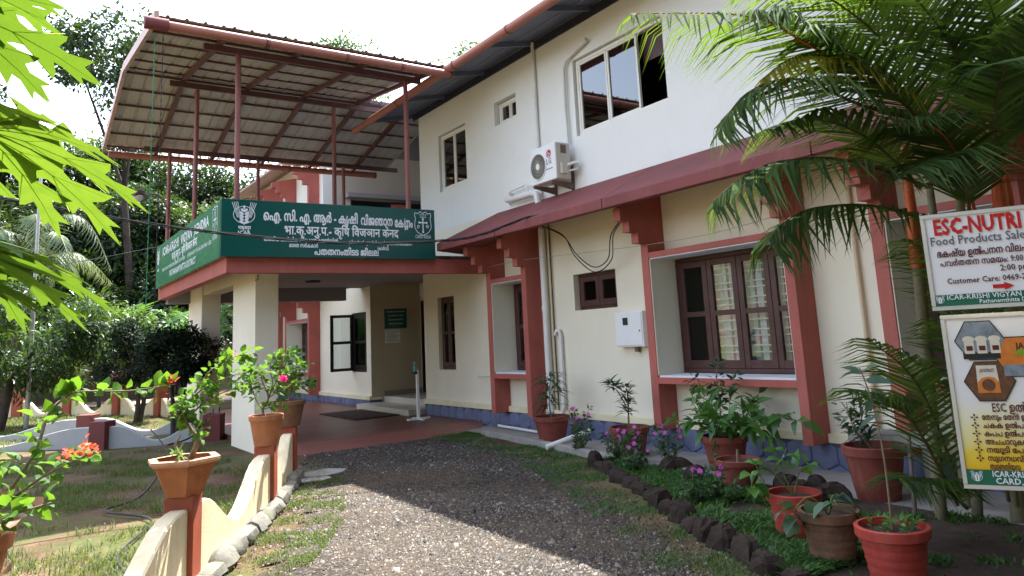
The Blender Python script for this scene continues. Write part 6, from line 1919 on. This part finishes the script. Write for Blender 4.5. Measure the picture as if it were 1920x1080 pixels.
random.seed(31)
co = thing("coconut_palm", "grey-green coconut palm drooping in the shade of the wood at the left", "palm", (0.3, 29.0, 0))
MB().tube(smoothpath([(0.3, 29.0, -0.1), (0.25, 28.9, 2.0), (0.4, 28.6, 4.6)], 5), [0.2] * 3 + [0.16] * 8, 10).build("trunk", MAT['bark'], co, smooth=True)
for k in range(13):
    a = k * 2.4
    R_ = 2.3 * random.uniform(0.85, 1.1)
    up = random.uniform(0.2, 1.5)
    ca, sa = math.cos(a), math.sin(a)
    c0 = Vector((0.4, 28.6, 4.6))
    frond(co, [c0, c0 + Vector((ca * R_ * 0.35, sa * R_ * 0.35, up)), c0 + Vector((ca * R_ * 0.75, sa * R_ * 0.75, up * 0.9)), c0 + Vector((ca * R_ * 1.1, sa * R_ * 1.1, up * 0.2 - 0.6))], 34, 0.75, 0.05, MAT['leaf_coco'], droop=0.4, lift=0.2, r0=0.03, hang=0.45)

ba = thing("banana_plant", "banana plant with broad bright upright leaves at the edge of the wood", "banana plant", (3.2, 29.6, 0))
MB().tube([(3.2, 29.6, -0.05), (3.22, 29.6, 2.6)], [0.12, 0.08], 10).build("stem", MAT['stem_green'], ba, smooth=True)
n = 9
th = np.array([k * 2.4 for k in range(n)])
D = np.stack([np.cos(th) * 0.7, np.sin(th) * 0.7, np.full(n, 0.9)], 1)
foliage(ba, "leaf", np.tile((3.22, 29.6, 2.5), (n, 1)), D, np.stack([-np.cos(th), -np.sin(th), np.full(n, 0.7)], 1), RNG.uniform(1.1, 1.7, n), 0.48, MAT['leaf_pot'], kind='leaf', droop=0.3, fold=0.15)

ar = thing("areca_palm", "feathery yellow-green palm clump beside the far end of the porch", "palm", (4.4, 23.6, 0))
for k in range(12):
    a = k * 2.4; ca, sa = math.cos(a), math.sin(a)
    b_ = Vector((4.4 + ca * 0.15, 23.6 + sa * 0.15, 0))
    h = random.uniform(1.9, 3.0)
    frond(ar, [b_, b_ + Vector((ca * 0.25, sa * 0.25, h * 0.6)), b_ + Vector((ca * 0.7, sa * 0.7, h * 0.95)), b_ + Vector((ca * 1.2, sa * 1.2, h * 0.85))], 26, 0.5, 0.035, MAT['leaf_pot'], droop=0.3, lift=0.3, r0=0.02, start=0.4)

# ------------------------------------------------------------------ poles and lamps
po = thing("steel_pole", "thin grey steel pole standing on the lawn at the left", "pole", (0.47, 21.7, 0))
MB().tube([(0.47, 21.7, -0.1), (0.47, 21.7, 2.7)], 0.050, 12).build("shaft", MAT['pole_grey'], po, smooth=True)
MB().tube([(0.47, 21.7, 2.7), (0.47, 21.7, 6.2)], 0.038, 12).build("upper_shaft", MAT['pole_grey'], po, smooth=True)
lp = thing("street_lamp", "small white bowl lamp on an arm in front of the dark trees", "lamp", (2.6, 17.2, 4.0))
MB().tube(smoothpath([(2.64, 17.2, 4.6), (2.35, 16.4, 4.72), (1.95, 15.4, 4.5)], 4), 0.018, 8).build("arm", MAT['bracket'], lp, smooth=True)
MB().tube([(2.0, 15.5, 4.50), (1.85, 15.15, 4.48), (1.72, 14.9, 4.44)], [0.05, 0.085, 0.05], 12).build("hood", MAT['bracket'], lp, smooth=True)
m = MB()
for ph_ in range(5):
    pass
m.lathe([(0.0, -0.10), (0.06, -0.09), (0.10, -0.05), (0.115, 0.0), (0.10, 0.02)], 16, (1.80, 15.05, 4.40))
m.build("bowl", MAT['metal_white'], lp, smooth=True)

# black garden hose on the lawn
cable("garden_hose", "thin black hose snaking over the shaded grass behind the hexagonal pot", [(0.3, 4.6, 0.02), (0.75, 6.0, 0.02), (0.8, 7.0, 0.02), (1.2, 8.2, 0.02), (0.9, 9.0, 0.03), (1.3, 9.6, 0.03), (1.7, 10.6, 0.25), (1.95, 12.5, 0.25), (2.0, 14.0, 0.35)], 0.011, cat="hose")
cable("garden_hose", "black hose leaning over the right end of the nearer white wall", [(2.3, 14.2, 0.05), (2.7, 14.4, 0.12), (3.0, 14.55, 0.42), (3.05, 14.7, 0.46)], 0.014, cat="hose")

# ------------------------------------------------------------------ loose stuff on the ground
def scatter(n, x0, x1, y0, y1, test):
    P = []
    while len(P) < n:
        x = RNG.uniform(x0, x1, 4000); y = RNG.uniform(y0, y1, 4000)
        k = test(x, y)
        P += list(zip(x[k], y[k]))
    return np.array(P[:n])


def lerpchain(ch, yy):
    ys_ = np.array([p[1] for p in ch]); xs_ = np.array([p[0] for p in ch])
    o = np.argsort(ys_)
    return np.interp(yy, ys_[o], xs_[o])


def ptest(x, y):
    e = 0.25 * RNG.normal(size=x.shape)
    return (x > lerpchain(left, y) - 0.05 + np.minimum(e, 0.25)) & (x < lerpchain(right, y) + 0.05 + np.maximum(e, -0.25)) & (y < 11.1) & ((np.sin(x * 1.3 + 0.6 * np.sin(y * 0.7)) * np.cos(y * 0.55 + x * 0.4) + 0.5 * np.sin(x * 3.1 + y * 2.3) + 0.5 * RNG.normal(size=x.shape)) > -0.35)


n = 34000
XY = scatter(n, 0.2, 6.0, 2.6, 11.1, ptest)
s = RNG.uniform(0.005, 0.013, n) * np.where(RNG.random(n) < 0.06, 1.8, np.where(RNG.random(n) < 0.01, 2.8, 0.9))
ang = RNG.random(n) * 6.28
V = np.zeros((n, 6, 3))
for k in range(4):
    a = ang + k * np.pi / 2 + RNG.normal(size=n) * 0.25
    rr = s * RNG.uniform(0.7, 1.3, n)
    V[:, k, 0] = XY[:, 0] + np.cos(a) * rr; V[:, k, 1] = XY[:, 1] + np.sin(a) * rr; V[:, k, 2] = 0.004
V[:, 4, :2] = (V[:, 0, :2] * 0.55 + V[:, 1, :2] * 0.45); V[:, 5, :2] = (V[:, 2, :2] * 0.5 + V[:, 3, :2] * 0.5)
V[:, 4, 2] = 0.007 + s * RNG.uniform(0.3, 0.9, n); V[:, 5, 2] = 0.007 + s * RNG.uniform(0.3, 0.9, n)
b = (np.arange(n) * 6)[:, None]
F4 = np.concatenate([b + np.array([[1, 2, 5, 4]]), b + np.array([[3, 0, 4, 5]])], 1).reshape(-1, 4)
F3 = np.concatenate([b + np.array([[0, 1, 4]]), b + np.array([[2, 3, 5]])], 1).reshape(-1, 3)
me = bpy.data.meshes.new("gravel")
me.vertices.add(n * 6); me.vertices.foreach_set('co', V.astype(np.float32).ravel())
idx = np.concatenate([F4.ravel(), F3.ravel()]); tot = np.concatenate([np.full(len(F4), 4), np.full(len(F3), 3)])
me.loops.add(len(idx)); me.loops.foreach_set('vertex_index', idx.astype(np.int32))
me.polygons.add(len(tot)); me.polygons.foreach_set('loop_start', np.concatenate([[0], np.cumsum(tot)[:-1]]).astype(np.int32))
me.update(calc_edges=True)
rv = RNG.random(n)
at = me.attributes.new('rnd', 'FLOAT', 'FACE')
at.data.foreach_set('value', np.concatenate([np.repeat(rv, 2), np.repeat(rv, 2)]).astype(np.float32))


def chipmat():
    m, n_, l, out = newmat("stone_chips")
    a = n_.new("ShaderNodeAttribute"); a.attribute_name = "rnd"
    r = ramp(n_, [(0.0, (0.014, 0.012, 0.012)), (0.4, (0.041, 0.033, 0.027)), (0.8, (0.100, 0.082, 0.064)), (1.0, (0.25, 0.215, 0.175))])
    l.new(a.outputs['Fac'], r.inputs[0])
    p = n_.new("ShaderNodeBsdfPrincipled"); p.inputs['Roughness'].default_value = 0.75
    l.new(r.outputs[0], p.inputs['Base Color']); l.new(p.outputs[0], out.inputs['Surface'])
    return m


me.materials.append(chipmat())
tag(link("gravel", me), "loose pale stone chips strewn over the driveway", "gravel", kind="stuff")


def grass(name, label, XY, h, w, mat, z=0.0, lean=0.5):
    n = len(XY)
    th = RNG.random(n) * 6.28
    D = np.stack([np.cos(th) * lean, np.sin(th) * lean, np.ones(n)], 1) + RNG.normal(size=(n, 3)) * 0.15
    N = np.stack([-np.cos(th), -np.sin(th), np.full(n, lean)], 1)
    P = np.stack([XY[:, 0], XY[:, 1], np.full(n, z)], 1)
    me = leaf_mesh(name, P, D, N, h * RNG.uniform(0.4, 1.2, n), w, mat, kind='blade', droop=0.3)
    return tag(link(name, me), label, "grass", kind="stuff")


def fld(x, y, f=1.3, ph=0.0):
    return np.sin(x * f * 1.9 + ph) * np.cos(y * f * 1.4 + ph * 2) + 0.7 * np.sin(x * f * 4.1 + y * f * 3.3 + ph) + 0.5 * np.sin(y * f * 7.7 - x * f * 5.9)


def wallx(y): return np.interp(y, [p[1] for p in GW], [p[0] for p in GW])


grass("grass", "thin green grass in patches on the lawn behind the cream garden wall", scatter(38000, -3.2, 2.8, 3.8, 14.4, lambda x, y: (x < wallx(y) - 0.15) & (fld(x, y) + 0.4 * RNG.normal(size=x.shape) > 0.30)), 0.085, 0.007, MAT['leaf_grass'], -0.01)
grass("grass", "taller grass tufts along the foot of the cream garden wall", scatter(1500, -1.0, 2.8, 3.8, 10, lambda x, y: (x < wallx(y) - 0.1) & (x > wallx(y) - 0.45) & (fld(x, y, 2.5, 1.0) > 0.5)), 0.20, 0.008, MAT['leaf_grass'], -0.01)
grass("grass", "short grass growing on the dirt strip between garden wall and drive", scatter(14000, 0.6, 3.3, 4.2, 9.6, lambda x, y: (x > wallx(y) + 0.22) & (x < lerpchain(left, y) + 0.35) & (fld(x, y, 2.1, 2.0) + 0.5 * RNG.normal(size=x.shape) > 0.1)), 0.045, 0.0055, MAT['leaf_grass'], 0.0)
grass("grass", "short grass along the drain and the right edge of the drive", scatter(15000, 3.4, 6.4, 2.6, 11.3, lambda x, y: (x > lerpchain(right, y) - 0.25) & (x < lerpchain([(p[0] + 0.05, p[1]) for p in edge] + [(6.35, 9.6), (6.2, 8.7), (6.4, 11.2)], y)) & (fld(x, y, 1.7, 4.0) + 0.5 * RNG.normal(size=x.shape) > 0.0)), 0.04, 0.006, MAT['leaf_cover'], 0.0)
grass("ground_cover", "low bright green ground cover filling the flower bed", scatter(34000, 3.9, 6.0, 3.0, 7.1, lambda x, y: (x > lerpchain(edge, y) + 0.04) & (x < lerpchain(edge, y) + 1.0) & (fld(x, y, 1.2, 6.0) + 0.4 * RNG.normal(size=x.shape) > -0.5)), 0.10, 0.015, MAT['leaf_cover'], 0.02, 0.9)
grass("weeds", "scattered small weeds on the dark soil around the red pots and the palm", scatter(2600, 4.2, 6.0, 1.4, 4.6, lambda x, y: fld(x, y, 2.2, 8.0) + 0.3 * RNG.normal(size=x.shape) > 0.75), 0.06, 0.014, MAT['leaf_cover'], 0.03, 0.9)
grass("grass", "sunlit grass of the back lawn", scatter(24000, -5, 3.3, 18.2, 27.0, lambda x, y: fld(x, y, 0.8, 3.0) + 0.6 * RNG.normal(size=x.shape) > -0.3), 0.10, 0.014, MAT['leaf_grass'], -0.02)
P = scatter(420, 0.8, 5.0, 3.4, 9.6, lambda x, y: (np.abs(x - lerpchain(left, y)) < 0.5) | (np.abs(x - lerpchain(right, y)) < 0.45) | (RNG.random(x.shape) < 0.12))
k = len(P)
me = leaf_mesh("fallen_leaves", np.stack([P[:, 0], P[:, 1], np.full(k, 0.012)], 1), np.stack([RNG.normal(size=k), RNG.normal(size=k), RNG.normal(size=k) * 0.1], 1), np.tile((0, 0, 1.0), (k, 1)) + RNG.normal(size=(k, 3)) * 0.25, RNG.uniform(0.02, 0.06, k), 0.02, leafmat("dry_leaf", (0.06, 0.035, 0.02), (0.13, 0.075, 0.045), (0.24, 0.16, 0.10), (0.2, 0.1, 0.05), 0.2), kind='leaf')
tag(link("fallen_leaves", me), "dry leaves and bits strewn at the edges of the drive", "leaves", kind="stuff")
# broken cement patch at the ramp corner
for i, (x, y, r, lab) in enumerate(((3.25, 9.35, 0.34, "larger broken slab of pale cement lying at the end of the garden wall"), (3.0, 8.98, 0.2, "smaller broken slab of grey cement lying at the foot of the last wall panel"))):
    pts = [(r * random.uniform(0.75, 1.15) * math.cos(2 * math.pi * k / 11), 0.7 * r * random.uniform(0.75, 1.15) * math.sin(2 * math.pi * k / 11)) for k in range(11)]
    m = MB().prism(pts, lambda u, v, w: (x + u, y + v, w), -0.01, 0.028)
    tag(bevel(m.build("broken_slab", MAT['concrete'], org=(x, y, 0)), 0.006), lab, "slab")

# leaf screen added unseen behind the viewer, to shade everything that faces that way
n = 30000
P = np.stack([RNG.uniform(-16, 18, n), -5.2 + RNG.normal(size=n) * 0.9, 13.0 * RNG.random(n) ** 0.9], 1)
me = leaf_mesh("unseen_leaf_screen", P, rdir(n) + np.array([0, 0, -0.3]), rdir(n) + np.array([0, 0.3, 0.6]), RNG.uniform(0.5, 0.9, n), 0.45, MAT['leaf_forest'], kind='quad')
tag(link("unseen_leaf_screen", me), "unseen screen of leaves added behind the viewer to block light", "unseen_leaf_screen", kind="stuff")
